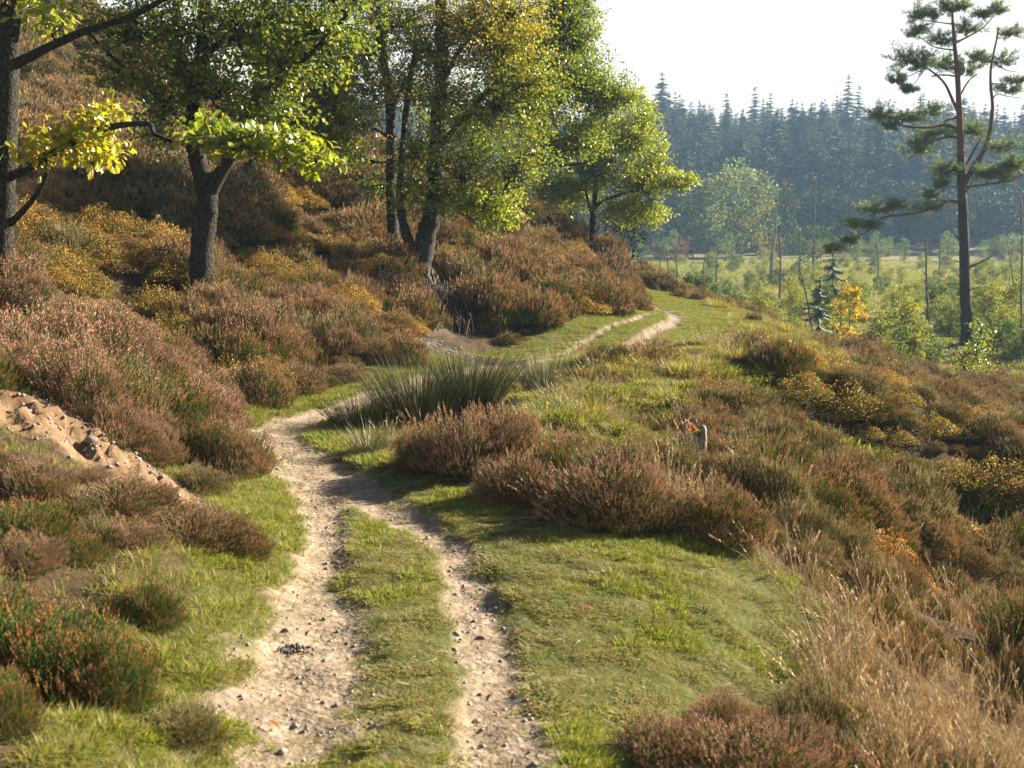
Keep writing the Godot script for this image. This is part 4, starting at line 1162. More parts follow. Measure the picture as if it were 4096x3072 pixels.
func build_pine() -> void:
	rng.seed = 201
	var root: Vector3 = Vector3(18.85, -2.91, -51)
	var at := Vector3(root.x, minf(root.y, land(root.x, 51.0)), root.z)
	var t := thing("scots_pine", at, "tall open-crowned pine with orange upper limbs rising above the bog", "tree")
	var limbs := [
		["trunk", [Vector3(18.86, -3.04, -51), Vector3(18.79, -1.99, -51), Vector3(18.7, -0.97, -51), Vector3(18.59, 0.53, -51), Vector3(18.47, 2, -51), Vector3(18.38, 2.93, -51)], 0.24, 0.185],
		["middle_trunk", [Vector3(18.39, 2.78, -51), Vector3(18.34, 3.46, -51), Vector3(18.24, 4.79, -51)], 0.19, 0.156],
		["upper_trunk", [Vector3(18.24, 4.7, -51), Vector3(18.19, 5.35, -51), Vector3(18.05, 6.89, -51), Vector3(17.9, 8.33, -51), Vector3(17.77, 9.17, -51), Vector3(17.66, 10, -51), Vector3(17.59, 10.72, -51)], 0.158, 0.035],
		["stem", [Vector3(18.41, 3.53, -51), Vector3(18.55, 3.86, -50.9), Vector3(18.82, 4.38, -50.8), Vector3(18.98, 4.74, -50.7), Vector3(19.2, 5.4, -50.6), Vector3(19.27, 6.22, -50.6), Vector3(19.27, 6.73, -50.6), Vector3(19.15, 7.54, -50.6), Vector3(19.15, 8.28, -50.6), Vector3(19.31, 9.24, -50.6), Vector3(19.34, 9.67, -50.6)], 0.13, 0.025],
		["stem", [Vector3(18.35, 4.09, -51), Vector3(18.63, 4.4, -51.3), Vector3(18.96, 4.95, -51.5), Vector3(19.26, 5.43, -51.6), Vector3(19.4, 5.76, -51.6)], 0.075, 0.02],
		["branch", [Vector3(18.13, 6.23, -51), Vector3(17.73, 6.87, -50.8), Vector3(17.34, 7.47, -50.6), Vector3(16.85, 7.85, -50.4), Vector3(16.4, 8.09, -50.2)], 0.07, 0.03],
		["branch", [Vector3(18.16, 5.74, -51), Vector3(17.42, 5.9, -50.8), Vector3(16.91, 5.8, -50.6), Vector3(16.33, 5.75, -50.4), Vector3(15.5, 5.82, -50.2), Vector3(15.2, 6.07, -50.1), Vector3(14.67, 6.28, -50)], 0.07, 0.02],
		["branch", [Vector3(18.12, 6.23, -51), Vector3(17.76, 6.14, -51.2), Vector3(17.46, 5.97, -51.4)], 0.05, 0.03],
		["branch", [Vector3(18.37, 2.75, -51), Vector3(17.73, 2.86, -50.8), Vector3(17.28, 2.63, -50.6), Vector3(16.4, 2.39, -50.3), Vector3(15.53, 2.27, -50), Vector3(14.81, 2.18, -49.8), Vector3(14.02, 1.56, -49.5), Vector3(13.37, 1.23, -49.3), Vector3(12.78, 0.91, -49.1)], 0.068, 0.015],
		["branch", [Vector3(18.17, 5.4, -51), Vector3(17.83, 5.44, -51.3), Vector3(17.48, 5.38, -51.5), Vector3(17.02, 5.21, -51.7), Vector3(16.78, 4.93, -51.8)], 0.05, 0.02],
		["branch", [Vector3(18.34, 3.4, -51), Vector3(18.74, 3.45, -50.7), Vector3(19.41, 3.55, -50.4), Vector3(20.01, 3.67, -50.1), Vector3(20.49, 3.92, -50)], 0.055, 0.02],
		["branch", [Vector3(17.98, 7.82, -51), Vector3(17.56, 7.93, -51.4), Vector3(17.13, 7.93, -51.8)], 0.04, 0.02],
		["branch", [Vector3(18.03, 6.82, -51), Vector3(18.27, 7.3, -51.2), Vector3(18.6, 7.74, -51.4), Vector3(18.91, 7.97, -51.5)], 0.05, 0.02],
		["branch", [Vector3(17.79, 9.15, -51), Vector3(18.28, 9.37, -51), Vector3(18.91, 9.76, -51), Vector3(19.32, 10.23, -51)], 0.045, 0.015],
		["branch", [Vector3(17.79, 8.86, -51), Vector3(17.21, 8.89, -50.8), Vector3(16.68, 8.99, -50.6), Vector3(16.36, 9.21, -50.5)], 0.035, 0.012],
		["branch", [Vector3(17.67, 9.87, -51), Vector3(17.14, 9.94, -51), Vector3(16.58, 10.02, -51), Vector3(16.3, 10.09, -51)], 0.03, 0.012],
		["branch", [Vector3(19.15, 7.51, -50.6), Vector3(19.63, 7.45, -50.4), Vector3(20.19, 7.5, -50.2)], 0.03, 0.01],
		["branch", [Vector3(19.24, 6.87, -50.6), Vector3(19.41, 7.08, -50.5), Vector3(19.71, 6.97, -50.3), Vector3(20.32, 6.89, -50.2)], 0.03, 0.01],
		["branch", [Vector3(19.14, 8.41, -50.6), Vector3(19.68, 8.05, -50.6), Vector3(20.15, 7.96, -50.6)], 0.03, 0.01],
		["dead_branch", [Vector3(18.69, 0.15, -51), Vector3(19.06, 0.3, -50.9), Vector3(19.41, 0.48, -50.8), Vector3(19.79, 0.82, -50.7)], 0.06, 0.015],
		["dead_branch", [Vector3(18.49, 1.06, -51), Vector3(18.25, 1.34, -50.9), Vector3(17.94, 1.62, -50.8)], 0.06, 0.02],
		["dead_branch", [Vector3(18.43, 3.12, -51), Vector3(18.57, 3.4, -50.8), Vector3(18.65, 3.76, -50.7), Vector3(18.61, 4.5, -50.7)], 0.045, 0.012],
		["dead_branch", [Vector3(18.58, 0.49, -51), Vector3(18.34, 0.38, -50.9), Vector3(18.11, 0.46, -50.8)], 0.05, 0.02],
		["dead_branch", [Vector3(18.51, 2.37, -51), Vector3(18.7, 2.22, -50.8), Vector3(18.83, 1.89, -50.7), Vector3(19.1, 1.74, -50.6)], 0.03, 0.008],
		["dead_branch", [Vector3(18.73, -0.84, -51), Vector3(18.92, -0.71, -50.8), Vector3(19.11, -0.63, -50.7)], 0.04, 0.015],
	]
	var nodes := []
	for L in limbs:
		var pts := curve(shifted(L[1], at), 3, L[2] * 0.05)
		var mb := MB.new()
		mb.tube(pts, tapers(pts.size(), L[2], L[3], 0.35 if L[0] == "trunk" else 0.1), 12 if L[0] == "trunk" else 7, Color.WHITE, 0.06, rng)
		part(L[0], mb.mesh(M.dead if L[0] == "dead_branch" else (M.bark_pine_low if L[0] == "trunk" else (M.bark_pine_mid if L[0] == "middle_trunk" else M.bark_pine))), t)
		if L[0] != "dead_branch":
			for q in range(pts.size() / 3, pts.size()): nodes.push_back(pts[q])
	var pads := [
		[Vector3(16.24, 10.2, -51), Vector3(0.29, 0.27, 0.28)], [Vector3(16.87, 10.23, -51), Vector3(0.27, 0.21, 0.24)], [Vector3(17.45, 10.52, -51), Vector3(0.42, 0.27, 0.34)], [Vector3(18, 10.57, -51), Vector3(0.27, 0.17, 0.22)], [Vector3(18.78, 10.23, -51), Vector3(0.32, 0.17, 0.25)], [Vector3(19.44, 10.45, -51), Vector3(0.27, 0.19, 0.23)], [Vector3(16.07, 9.47, -50.5), Vector3(0.36, 0.25, 0.3)], [Vector3(17.15, 9.18, -50.8), Vector3(0.44, 0.21, 0.32)], [Vector3(18.18, 9.67, -51), Vector3(0.44, 0.21, 0.32)],
		[Vector3(15.73, 8.41, -50.2), Vector3(0.64, 0.38, 0.51)], [Vector3(16.35, 8.26, -50.4), Vector3(0.53, 0.34, 0.43)], [Vector3(17.39, 8.31, -51.4), Vector3(0.48, 0.29, 0.39)], [Vector3(18.43, 8.18, -51.4), Vector3(0.4, 0.27, 0.34)], [Vector3(18.79, 8.55, -51), Vector3(0.42, 0.23, 0.32)], [Vector3(19.57, 8.41, -50.6), Vector3(0.49, 0.25, 0.37)], [Vector3(19.92, 9.44, -50.6), Vector3(0.45, 0.21, 0.33)], [Vector3(19.99, 7.6, -50.3), Vector3(0.38, 0.15, 0.26)], [Vector3(19.83, 7.23, -50.4), Vector3(0.45, 0.17, 0.31)],
		[Vector3(15.27, 7.59, -50.2), Vector3(0.28, 0.21, 0.24)], [Vector3(15.84, 7.25, -50.4), Vector3(0.25, 0.15, 0.2)], [Vector3(14.71, 6.26, -50), Vector3(0.49, 0.21, 0.35)], [Vector3(15.62, 6.11, -50.2), Vector3(0.49, 0.21, 0.35)], [Vector3(16.77, 6.42, -50.8), Vector3(0.57, 0.25, 0.41)], [Vector3(15.05, 5.78, -50.1), Vector3(0.26, 0.17, 0.22)], [Vector3(16.94, 5.46, -51.6), Vector3(0.37, 0.35, 0.36)], [Vector3(16.72, 4.97, -51.8), Vector3(0.45, 0.37, 0.41)], [Vector3(17.61, 5.65, -51.3), Vector3(0.35, 0.21, 0.28)],
		[Vector3(18.81, 5.75, -51.4), Vector3(0.48, 0.31, 0.39)], [Vector3(19.74, 5.05, -50.4), Vector3(0.64, 0.25, 0.44)], [Vector3(20.03, 4.26, -50.2), Vector3(0.41, 0.23, 0.32)], [Vector3(17.8, 4.16, -51), Vector3(0.44, 0.21, 0.32)], [Vector3(19.27, 3.98, -50.6), Vector3(0.38, 0.17, 0.27)], [Vector3(17.63, 4.09, -51), Vector3(0.34, 0.29, 0.32)], [Vector3(17.44, 3.51, -50.8), Vector3(0.29, 0.23, 0.26)], [Vector3(16.99, 3.06, -50.7), Vector3(0.28, 0.19, 0.24)], [Vector3(16.7, 2.61, -50.5), Vector3(0.53, 0.19, 0.36)],
		[Vector3(14.55, 2.51, -49.8), Vector3(0.58, 0.24, 0.41)], [Vector3(15.24, 2.62, -50), Vector3(0.34, 0.19, 0.26)], [Vector3(13.65, 1.91, -49.4), Vector3(0.37, 0.15, 0.26)], [Vector3(14.28, 1.85, -49.6), Vector3(0.33, 0.19, 0.26)], [Vector3(19.11, 3.87, -50.6), Vector3(0.4, 0.25, 0.32)], [Vector3(19.63, 3.86, -50.4), Vector3(0.49, 0.23, 0.36)], [Vector3(20.1, 4.33, -50.2), Vector3(0.34, 0.28, 0.31)], [Vector3(13.39, 1.27, -49.3), Vector3(0.28, 0.13, 0.2)], [Vector3(12.65, 0.95, -49.1), Vector3(0.28, 0.18, 0.23)],
	]
	var tw := MB.new()
	var nd := MB.new()
	var pal := [Color(0.14, 0.20, 0.09), Color(0.16, 0.22, 0.095), Color(0.11, 0.165, 0.075), Color(0.20, 0.23, 0.095)]
	for pd in pads:
		var c: Vector3 = pd[0] - at
		var r: Vector3 = pd[1]
		var best := 1e9
		var from := Vector3.ZERO
		for q in nodes:
			if (q - c).length_squared() < best:
				best = (q - c).length_squared(); from = q
		r *= rng.randf_range(0.85, 1.25)
		tw.tube(curve([from, from.lerp(c, 0.5) - Vector3(0, 0.06, 0), c], 2), tapers(5, 0.025, 0.012), 4, Color.WHITE)
		var shoots := int(22.0 + 120.0 * r.x * r.y)
		for k in shoots:
			var dv := dirv()
			var e := c + Vector3(dv.x * r.x * 1.6, dv.y * r.y * 1.5 + r.y * 0.3, dv.z * r.z * 1.8) * rng.randf_range(0.4, 1.25)
			var st := c + (e - c) * 0.1 - Vector3(0, r.y * 0.3, 0)
			tw.tube([st, st.lerp(e, 0.6) - Vector3(0, 0.03, 0), e], [0.011, 0.008, 0.004], 3, Color.WHITE)
			var col := pick(pal)
			for f in 11:
				var q0 := st.lerp(e, 0.35 + 0.065 * f) + dirv() * 0.07
				var ax := ((e - st).normalized() * 0.8 + Vector3(0, 0.5, 0) + dirv() * 0.5).normalized()
				for q in 9:
					var dir := (ax + dirv() * 0.75).normalized()
					var s := dir.cross(dirv()).normalized() * 0.0065
					nd.tri(q0 - s, q0 + s, q0 + dir * rng.randf_range(0.10, 0.2), col)
	part("twigs", tw.mesh(M.bark_pine), t).set_meta("kind", "stuff")
	part("needles", nd.mesh(M.needle), t)

# ------------------------------------------------------------------ heather, bilberry, tussocks
const TINTS := ["rusty-brown", "pinkish-brown", "tan", "dark green"]
func where_on_heath(x: float, d: float) -> String:
	if x < along(foot, d):
		if d < 6.9: return "on the near bank beside the ruts"
		if d < 10.2: return "on the bank around the bare sand"
		if d < 14.0: return "on the slope where the path bends"
		if d < 18.5: return "on the slope around the forked oak"
		if d < 23.0: return "on the slope before the double-trunked birch"
		if d < 31.0: return "on the slope above the bare roots"
		return "near the brow under the leaning oak"
	if d < 8.4: return "among the straw beside the turf"
	if d < 14.0: return "on the hummock around the old stump"
	if d < 21.0: return "along the bilberry ridge above the hollow"
	return "on the ground falling to the bog"

func build_heath() -> void:
	var rust := [Color(0.31, 0.175, 0.088), Color(0.26, 0.15, 0.078), Color(0.34, 0.20, 0.10), Color(0.22, 0.14, 0.075)]
	var pink := [Color(0.32, 0.185, 0.115), Color(0.35, 0.21, 0.13), Color(0.27, 0.16, 0.095), Color(0.31, 0.175, 0.14)]
	var tan := [Color(0.28, 0.205, 0.11), Color(0.24, 0.18, 0.095), Color(0.205, 0.155, 0.082), Color(0.32, 0.24, 0.13)]
	var org := [Color(0.33, 0.135, 0.05), Color(0.29, 0.135, 0.055), Color(0.24, 0.12, 0.055)]
	var leafs := [Color(0.045, 0.075, 0.02), Color(0.06, 0.085, 0.024), Color(0.038, 0.06, 0.02), Color(0.075, 0.085, 0.03)]
	var bright := [Color(0.05, 0.10, 0.022), Color(0.065, 0.115, 0.025), Color(0.04, 0.08, 0.02)]
	var pals := [rust, pink, tan, org]
	var shares := [0.8, 0.82, 0.85, 0.45]
	var meshes := [[], [], []]
	for k in 4:
		var lf: Array = bright if k == 3 else leafs
		meshes[0].push_back(heather_mesh(300 + k, 0.40, 0.38, 3300, 0.052, 0.006, 8, 5, pals[k], lf, shares[k]))
		meshes[1].push_back(heather_mesh(310 + k, 0.40, 0.38, 2200, 0.06, 0.0085, 6, 4, pals[k], lf, shares[k]))
		meshes[2].push_back(heather_mesh(320 + k, 0.42, 0.38, 1200, 0.07, 0.014, 4, 3, pals[k], lf, shares[k]))
	var orange := [Color(0.40, 0.19, 0.045), Color(0.38, 0.23, 0.05), Color(0.33, 0.23, 0.055), Color(0.17, 0.15, 0.04), Color(0.10, 0.115, 0.03), Color(0.12, 0.12, 0.035), Color(0.30, 0.13, 0.04)]
	var green := [Color(0.07, 0.10, 0.03), Color(0.10, 0.12, 0.03), Color(0.18, 0.16, 0.035), Color(0.32, 0.19, 0.035), Color(0.08, 0.105, 0.035), Color(0.28, 0.12, 0.04)]
	var red := [Color(0.34, 0.10, 0.035), Color(0.30, 0.13, 0.04), Color(0.12, 0.12, 0.035), Color(0.10, 0.10, 0.03), Color(0.32, 0.19, 0.04)]
	var bpal := [orange, green, red]
	var berries := [[], []]
	for k in 3:
		berries[0].push_back(berry_mesh(330 + k, 0.36, 0.26, 2000, 0.020, bpal[k]))
		berries[1].push_back(berry_mesh(340 + k, 0.42, 0.28, 2400, 0.024, bpal[k]))
	var moss := [Color(0.13, 0.15, 0.035), Color(0.17, 0.16, 0.04), Color(0.26, 0.21, 0.08), Color(0.09, 0.12, 0.03)]
	var dry := [Color(0.32, 0.25, 0.14), Color(0.37, 0.29, 0.165), Color(0.26, 0.195, 0.10), Color(0.18, 0.165, 0.06)]
	var tus := [grass_mesh(350, 420, 0.16, 0.19, 0.0042, 1.5, 2, moss), grass_mesh(351, 380, 0.14, 0.24, 0.004, 1.3, 2, dry)]
	var straw := [Color(0.36, 0.28, 0.18), Color(0.42, 0.335, 0.22), Color(0.29, 0.215, 0.13), Color(0.26, 0.185, 0.115)]

	# bushes one can name: [foot, width, height, tint, label]
	var named := [
		[Vector3(0.7, 0, -8.12), 1.0, 0.52, 1, "big domed heather bush casting its shadow over the turf"],
		[Vector3(0.08, 0, -8.82), 0.72, 0.44, 1, "purplish heather bush between the big domed bush and the long one"],
		[Vector3(-0.4, 0, -9.79), 0.85, 0.58, 1, "long dark heather bush whose foot edges the bend of the rut"],
		[Vector3(-0.76, 0, -9.98), 0.5, 0.42, 3, "upright green-tipped heather bush beside the rushes"],
		[Vector3(-0.1, 0, -9.98), 0.85, 0.5, 1, "heather bush tucked behind the purplish bush"],
		[Vector3(0.45, 0, -9.44), 0.75, 0.42, 1, "heather bush just behind the big domed bush"],
		[Vector3(1.37, 0, -7.97), 0.75, 0.44, 0, "brown heather bush between the stump and the straw"],
		[Vector3(-0.74, 0, -11.05), 0.8, 0.4, 3, "low heather bush in front of the tall rush clump"],
		[Vector3(2.24, -0.25, -11), 1.1, 0.5, 2, "wide tan heather bush on the hummock beside the stump"],
		[Vector3(2.04, -0.17, -12.4), 0.8, 0.5, 0, "dark brown heather bush on top of the hummock"],
		[Vector3(2.89, -0.37, -11.6), 0.9, 0.42, 2, "tan heather bush on the hummock below the red bilberries"],
		[Vector3(1.73, 0, -16.71), 1.3, 0.42, 0, "dark heather bush beside the far stretch of path"],
		[Vector3(1.24, 0, -16.09), 0.8, 0.35, 3, "greenish heather bush beside the pale rushes"],
		[Vector3(1.32, 0, -11.81), 0.6, 0.36, 3, "green heather bush behind the stump among mossy tussocks"],
		[Vector3(0.63, 0, -4.63), 0.5, 0.25, 1, "sparse low heather sprigs at the turf edge in front"],
		[Vector3(0.94, 0, -4.5), 0.82, 0.36, 1, "purplish heather bush spreading over the edge of the turf"],
		[Vector3(1.28, 0, -4.72), 0.6, 0.33, 1, "heather bush leaning against the spreading purplish one"],
		[Vector3(1.72, -0.25, -5.2), 0.42, 0.24, 1, "dark purplish heather bush beside the orange bilberries"],
		[Vector3(0.92, 0, -5.17), 0.42, 0.2, 1, "thin heather bush with bare twigs on the turf"],
		[Vector3(-1.85, 0.06, -7), 0.75, 0.26, 1, "pink-tinged heather bush overhanging the turf of the bank"],
		[Vector3(-2.25, 0.1, -7), 0.75, 0.22, 1, "faded heather bush between the bare sand and the turf"],
		[Vector3(-1.58, 0.02, -7), 0.42, 0.26, 0, "small brown heather bush at the grassy edge of the rut"],
		[Vector3(-1.85, 0.12, -4.75), 0.62, 0.46, 3, "bright green heather bush with orange spikes on the near bank"],
		[Vector3(-2.17, 0.22, -4.9), 0.6, 0.5, 3, "orange-spiked heather bush at the foot of the near bank"],
		[Vector3(-1.61, 0.05, -4.7), 0.5, 0.36, 3, "lower orange-spiked heather bush at the grassy edge"],
		[Vector3(-1.7, 0.17, -5.6), 0.34, 0.26, 3, "small dark green heather bush in the grass of the bank"],
		[Vector3(-1.28, -0, -4.55), 0.4, 0.18, 2, "flattened brownish heather bush beside the bare ground"],
		[Vector3(-1.84, 0.1, -4.2), 0.36, 0.24, 3, "fresh green heather shoots at the base of the near bank"],
		[Vector3(-2.46, 0.35, -6), 0.6, 0.28, 3, "green heather bush above the crumbling gravel of the bank"],
		[Vector3(-2.42, 0.39, -6.6), 0.5, 0.18, 3, "green heather bush just under the bare sand"],
		[Vector3(-2.2, -0.01, -9.5), 0.7, 0.5, 1, "pinkish heather bush at the corner where the path bends"],
		[Vector3(-2.46, 0.08, -9.4), 0.7, 0.46, 3, "green-bottomed heather bush at the corner of the bank"],
		[Vector3(-2.73, -0.08, -13.2), 0.9, 0.6, 0, "tall dark heather bush over the shaded bend of the path"],
	]
	var taken := [Vector3(1.62, 0.34, 10.7), Vector3(1.55, 0.3, 10.1)]
	var nn := 0
	for b in named:
		var p: Vector3 = b[0]
		var d := -p.z
		rng.seed = 4000 + nn
		nn += 1
		var lod := 0 if d < 10.5 else 1
		var sx: float = b[1] / 0.84
		var sy: float = b[2] / 0.52
		single("heather_bush", meshes[lod][b[3]], on_land(p.x, d, 0.03), rng.randf() * TAU, Vector3(sx, sy, sx), b[4], "heather")
		taken.push_back(Vector3(p.x, b[1] * 0.42, d))
	# the rest of the heath cover
	rng.seed = 500
	var heath := []
	var berry := []
	var tuss := []
	var d := 3.4
	while d < 50.0:
		var cell := clampf(0.20 + d * 0.0115, 0.26, 0.62)
		var x := -0.47 * d - 1.2
		while x < 0.47 * d + 1.2:
			x += cell
			var px := x + rng.randf_range(-0.45, 0.45) * cell
			var pd := d + rng.randf_range(-0.45, 0.45) * cell
			var dice := rng.randf()
			var dice2 := rng.randf()
			var turn := rng.randf() * TAU
			var size := rng.randf_range(0.65, 1.35)
			var l := along(foot, pd)
			var r := along(verge, pd)
			if px > l - 0.16 and px < r + 0.2: continue
			if in_spots(sand_spots, px, pd) > 0.0 or in_spots(scree_spots, px, pd) > 0.0 or in_spots(sand_spots, px, pd + 0.4) > 0.2: continue
			if pd > 16.8 and pd < 23.7 and px / pd > -0.079 and px / pd < (-0.015 if pd < 21.5 else -0.04): continue
			if in_spots(hollow_spots, px, pd) > 0.3 + 0.6 * dice2: continue
			var free := true
			for tk in taken:
				if Vector2(px - tk.x, pd - tk.z).length() < tk.y * 0.9: free = false
			if not free: continue
			var n := patchy.get_noise_2d(px * 4.0, pd * 4.0)
			var n2 := patchy.get_noise_2d(px * 9.0 + 50.0, pd * 9.0)
			var hill := px < l
			if pd > 9.0 and relief.get_noise_2d(px * 1.2, pd * 1.2) < -0.14 and dice2 < 0.8: size *= 0.62
			if not hill:
				if pd > 40.0 or px > 15.5: continue
				if pd > 10.3 and pd < 33.0 and px < (1.5 if pd < 13.5 else r + 3.2) and in_spots(berry_spots, px, pd) <= 0.0:
					if pd > 24.0 and px > r + 2.4 and dice < 0.3: pass
					elif dice < 0.62: tuss.push_back([px, pd, 0 if n2 > -0.05 and pd < 24.0 else 1, size, turn]); continue
					elif dice > 0.94 and pd > 14.0: pass
					else: continue
				elif pd < 8.6 and (px < r + 0.4 or n > 0.1 or (pd < 6.6 and dice < 0.4)): continue
				elif pd < 12.7 and px < r + 0.5: continue
				elif pd < 12.7 and pd > 8.2 and px < 1.6 and dice < 0.6: continue
			elif pd < 9.0 and px > l - 0.4: continue
			elif pd < 7.9 and px < -1.3 and (dice < 0.3 or px > l - 0.5): continue
			if (in_spots(berry_spots, px, pd) > 0.02 + 0.25 * dice2 and fmod(turn * 5.3, 1.0) < (0.68 if hill else 0.55)) or (n + n2 * 0.5 > 0.42 and pd > 12.0):
				var which := 0 if dice + n2 * 0.8 < 0.5 else 1
				if px > 2.0 and pd > 14.6 and pd < 16.4: which = 1
				if px > 2.0 and pd < 14.5 and dice < 0.5: which = 2
				berry.push_back([px, pd, which, size, turn])
				continue
			var tint := 0
			var s := n2 + dice * 0.5 - 0.25
			if hill: tint = (1 if pd < 13.5 else 0) if s > -0.12 else (3 if dice2 < 0.55 else 2)
			else: tint = 2 if s > -0.1 else (0 if dice2 < 0.6 else 3)
			if hill and pd > 12.0 and dice2 > 0.9: tint = 1
			size *= clampf(0.98 + 1.0 * relief.get_noise_2d(px * 1.2, pd * 1.2), 0.6, 1.5)
			if hill and pd < 8.0: size *= 0.6
			if not hill and pd < 7.4: size *= 0.62
			heath.push_back([px, pd, tint, size * (clampf(0.55 + pd * 0.016, 0.6, 1.05) if hill else 0.62), turn])
		d += cell
	print("heather ", heath.size(), " bilberry ", berry.size(), " tussock ", tuss.size())
	heath.sort_custom(func(a, b): return a[3] / a[1] > b[3] / b[1])
	var masses := {}
	var limit := 300 - named.size()
	for k in heath.size():
		var h: Array = heath[k]
		var lod := 0 if h[1] < 9.0 else (1 if h[1] < 20.0 else 2)
		var at := on_land(h[0], h[1], 0.04)
		var s: float = h[3]
		var tall := s * (0.85 + 0.4 * fmod(h[4] * 7.0, 1.0))
		if k < limit:
			var w := where_on_heath(h[0], h[1])
			single("heather_bush", meshes[lod][h[2]], at, h[4], Vector3(s, tall, s), "%s %s heather bush %s" % ["low" if tall < 0.5 else ("tall" if tall > 0.9 else "rounded"), TINTS[h[2]], w], "heather", "heather bushes %s" % w)
		else:
			var key := "%d %d" % [lod, h[2]]
			if not masses.has(key): masses[key] = []
			masses[key].push_back(Transform3D(Basis(Vector3.UP, h[4]).scaled(Vector3(s, tall, s)), at))
	rng.seed = 520
	for k in 7000:
		var pd := 7.0 + 38.0 * rng.randf()
		var px := rng.randf_range(-0.46, 0.44) * pd
		var pick_tint := rng.randi() % 4
		var s := rng.randf_range(0.28, 0.5)
		var turn := rng.randf() * TAU
		var l := along(foot, pd)
		var r := along(verge, pd)
		if px > l - 0.35 and px < r + (3.4 if pd > 10.0 else 0.5): continue
		if pd > 16.8 and pd < 23.7 and px / pd > -0.079 and px / pd < (-0.02 if pd < 21.5 else -0.04): continue
		if (px > r and pd > 39.0) or in_spots(sand_spots, px, pd) > 0.0 or in_spots(scree_spots, px, pd) > -0.1: continue
		var key := "2 %d" % pick_tint
		if not masses.has(key): masses[key] = []
		masses[key].push_back(Transform3D(Basis(Vector3.UP, turn).scaled(Vector3(s, s, s)), on_land(px, pd, 0.03)))
	for key in masses:
		var q: PackedStringArray = key.split(" ")
		stuff("heather", meshes[int(q[0])][int(q[1])], masses[key], [], "%s heather covering the slope" % TINTS[int(q[1])], "heather")
	berry.sort_custom(func(a, b): return a[3] / a[1] > b[3] / b[1])
	var bw := ["orange and yellow", "green and yellow", "red and orange"]
	var rest := [[], [], []]
	for k in berry.size():
		var h: Array = berry[k]
		var s: float = h[3] * clampf(0.75 + h[1] * 0.012, 0.7, 1.15)
		if k < 290:
			var w := where_on_heath(h[0], h[1])
			single("bilberry_clump", berries[0 if h[1] < 12.0 else 1][h[2]], on_land(h[0], h[1], 0.02), h[4], Vector3(s, s, s), "%s %s bilberry clump %s" % ["small" if s < 0.75 else ("large" if s > 1.05 else "middling"), bw[h[2]], w], "bilberry", "bilberry clumps %s" % w)
		else:
			rest[h[2]].push_back(Transform3D(Basis(Vector3.UP, h[4]).scaled(Vector3(s, s, s)), on_land(h[0], h[1], 0.02)))
	for k in 3: stuff("bilberry", berries[1][k], rest[k], [], "%s bilberry cover high on the slope" % bw[k], "bilberry")
	tuss.sort_custom(func(a, b): return a[3] / a[1] > b[3] / b[1])
	var tw := ["mossy green grass tussock in the rough beside the path", "straw-coloured grass tussock in the rough beside the path"]
	var trest := [[], []]
	for k in tuss.size():
		var h: Array = tuss[k]
		var s: float = h[3] * 1.1
		if k < 280: single("grass_tussock", tus[h[2]], on_land(h[0], h[1], 0.02), h[4], Vector3(s, s, s), tw[h[2]], "tussock", "grass tussocks beside the path")
		else: trest[h[2]].push_back(Transform3D(Basis(Vector3.UP, h[4]).scaled(Vector3(s, s, s)), on_land(h[0], h[1], 0.02)))
	for k in 2: stuff("tussock_grass", tus[k], trest[k], [], "rough tussock grass beside the far path", "grass")
	# rounded tussocks one can name
	for q in [[Vector3(0.56, 0, -12.51), 1.9, 1.6, "big rounded mossy tussock behind the long heather bush"], [Vector3(0.89, 0, -13.15), 1.7, 1.4, "rounded tussock beside the biggest mossy one"], [Vector3(0.99, 0, -11.94), 1.4, 1.4, "yellowish tussock in front of the green heather"]]:
		single("grass_tussock", tus[0], on_land(q[0].x, -q[0].z, 0.02), q[1], Vector3(q[1], q[2], q[1]), q[3], "tussock")
	# rushes
	var rg := [Color(0.035, 0.052, 0.022), Color(0.045, 0.064, 0.026), Color(0.03, 0.044, 0.02), Color(0.06, 0.07, 0.03), Color(0.14, 0.105, 0.045)]
	var rp := [Color(0.22, 0.21, 0.13), Color(0.15, 0.155, 0.08), Color(0.30, 0.28, 0.18), Color(0.08, 0.095, 0.04), Color(0.11, 0.08, 0.04)]
	single("rush_clump", rush_mesh(601, 1900, 0.5, 0.88, 0.55, rg, Vector3(-0.1, 0, 0)), on_land(-0.98, 12.7, 0.03), 0, Vector3.ONE, "big dark green rush clump fanning out beside the bend", "rushes")
	single("rush_clump", rush_mesh(602, 1500, 0.4, 0.85, 0.5, rg, Vector3(0.12, 0, 0)), on_land(-0.45, 13.1, 0.03), 0, Vector3.ONE, "rush clump leaning away from the biggest rushes", "rushes")
	single("rush_clump", rush_mesh(603, 700, 0.35, 0.45, 0.7, rg, Vector3(-0.2, 0, 0)), on_land(-1.55, 12.3, 0.03), 0, Vector3.ONE, "low dark rush clump spilling onto the shaded path", "rushes")
	single("rush_clump", rush_mesh(604, 900, 0.24, 0.8, 0.4, rp, Vector3(-0.1, 0, 0)), on_land(0.36, 14.6, 0.03), 0, Vector3.ONE, "pale straw-tipped rush clump at the far bend of the path", "rushes")
	single("rush_clump", rush_mesh(605, 260, 0.2, 0.36, 0.6, rp, Vector3.ZERO), on_land(-1.25, 10.75, 0.02), 0, Vector3.ONE, "small pale rush tuft in front of the big rushes", "rushes")
	for k in 5:
		single("reed_clump", rush_mesh(610 + k, 160, 0.5, 1.2, 0.25, [Color(0.22, 0.25, 0.05), Color(0.28, 0.28, 0.07), Color(0.16, 0.2, 0.05)], Vector3.ZERO), on_land(13.2 + k * 0.55, 35.5 + (k % 3) * 0.8, 0.03), k, Vector3.ONE, "yellow-green reed clump in the wet meadow beside the sapling", "reeds", "reed clumps in the wet meadow")
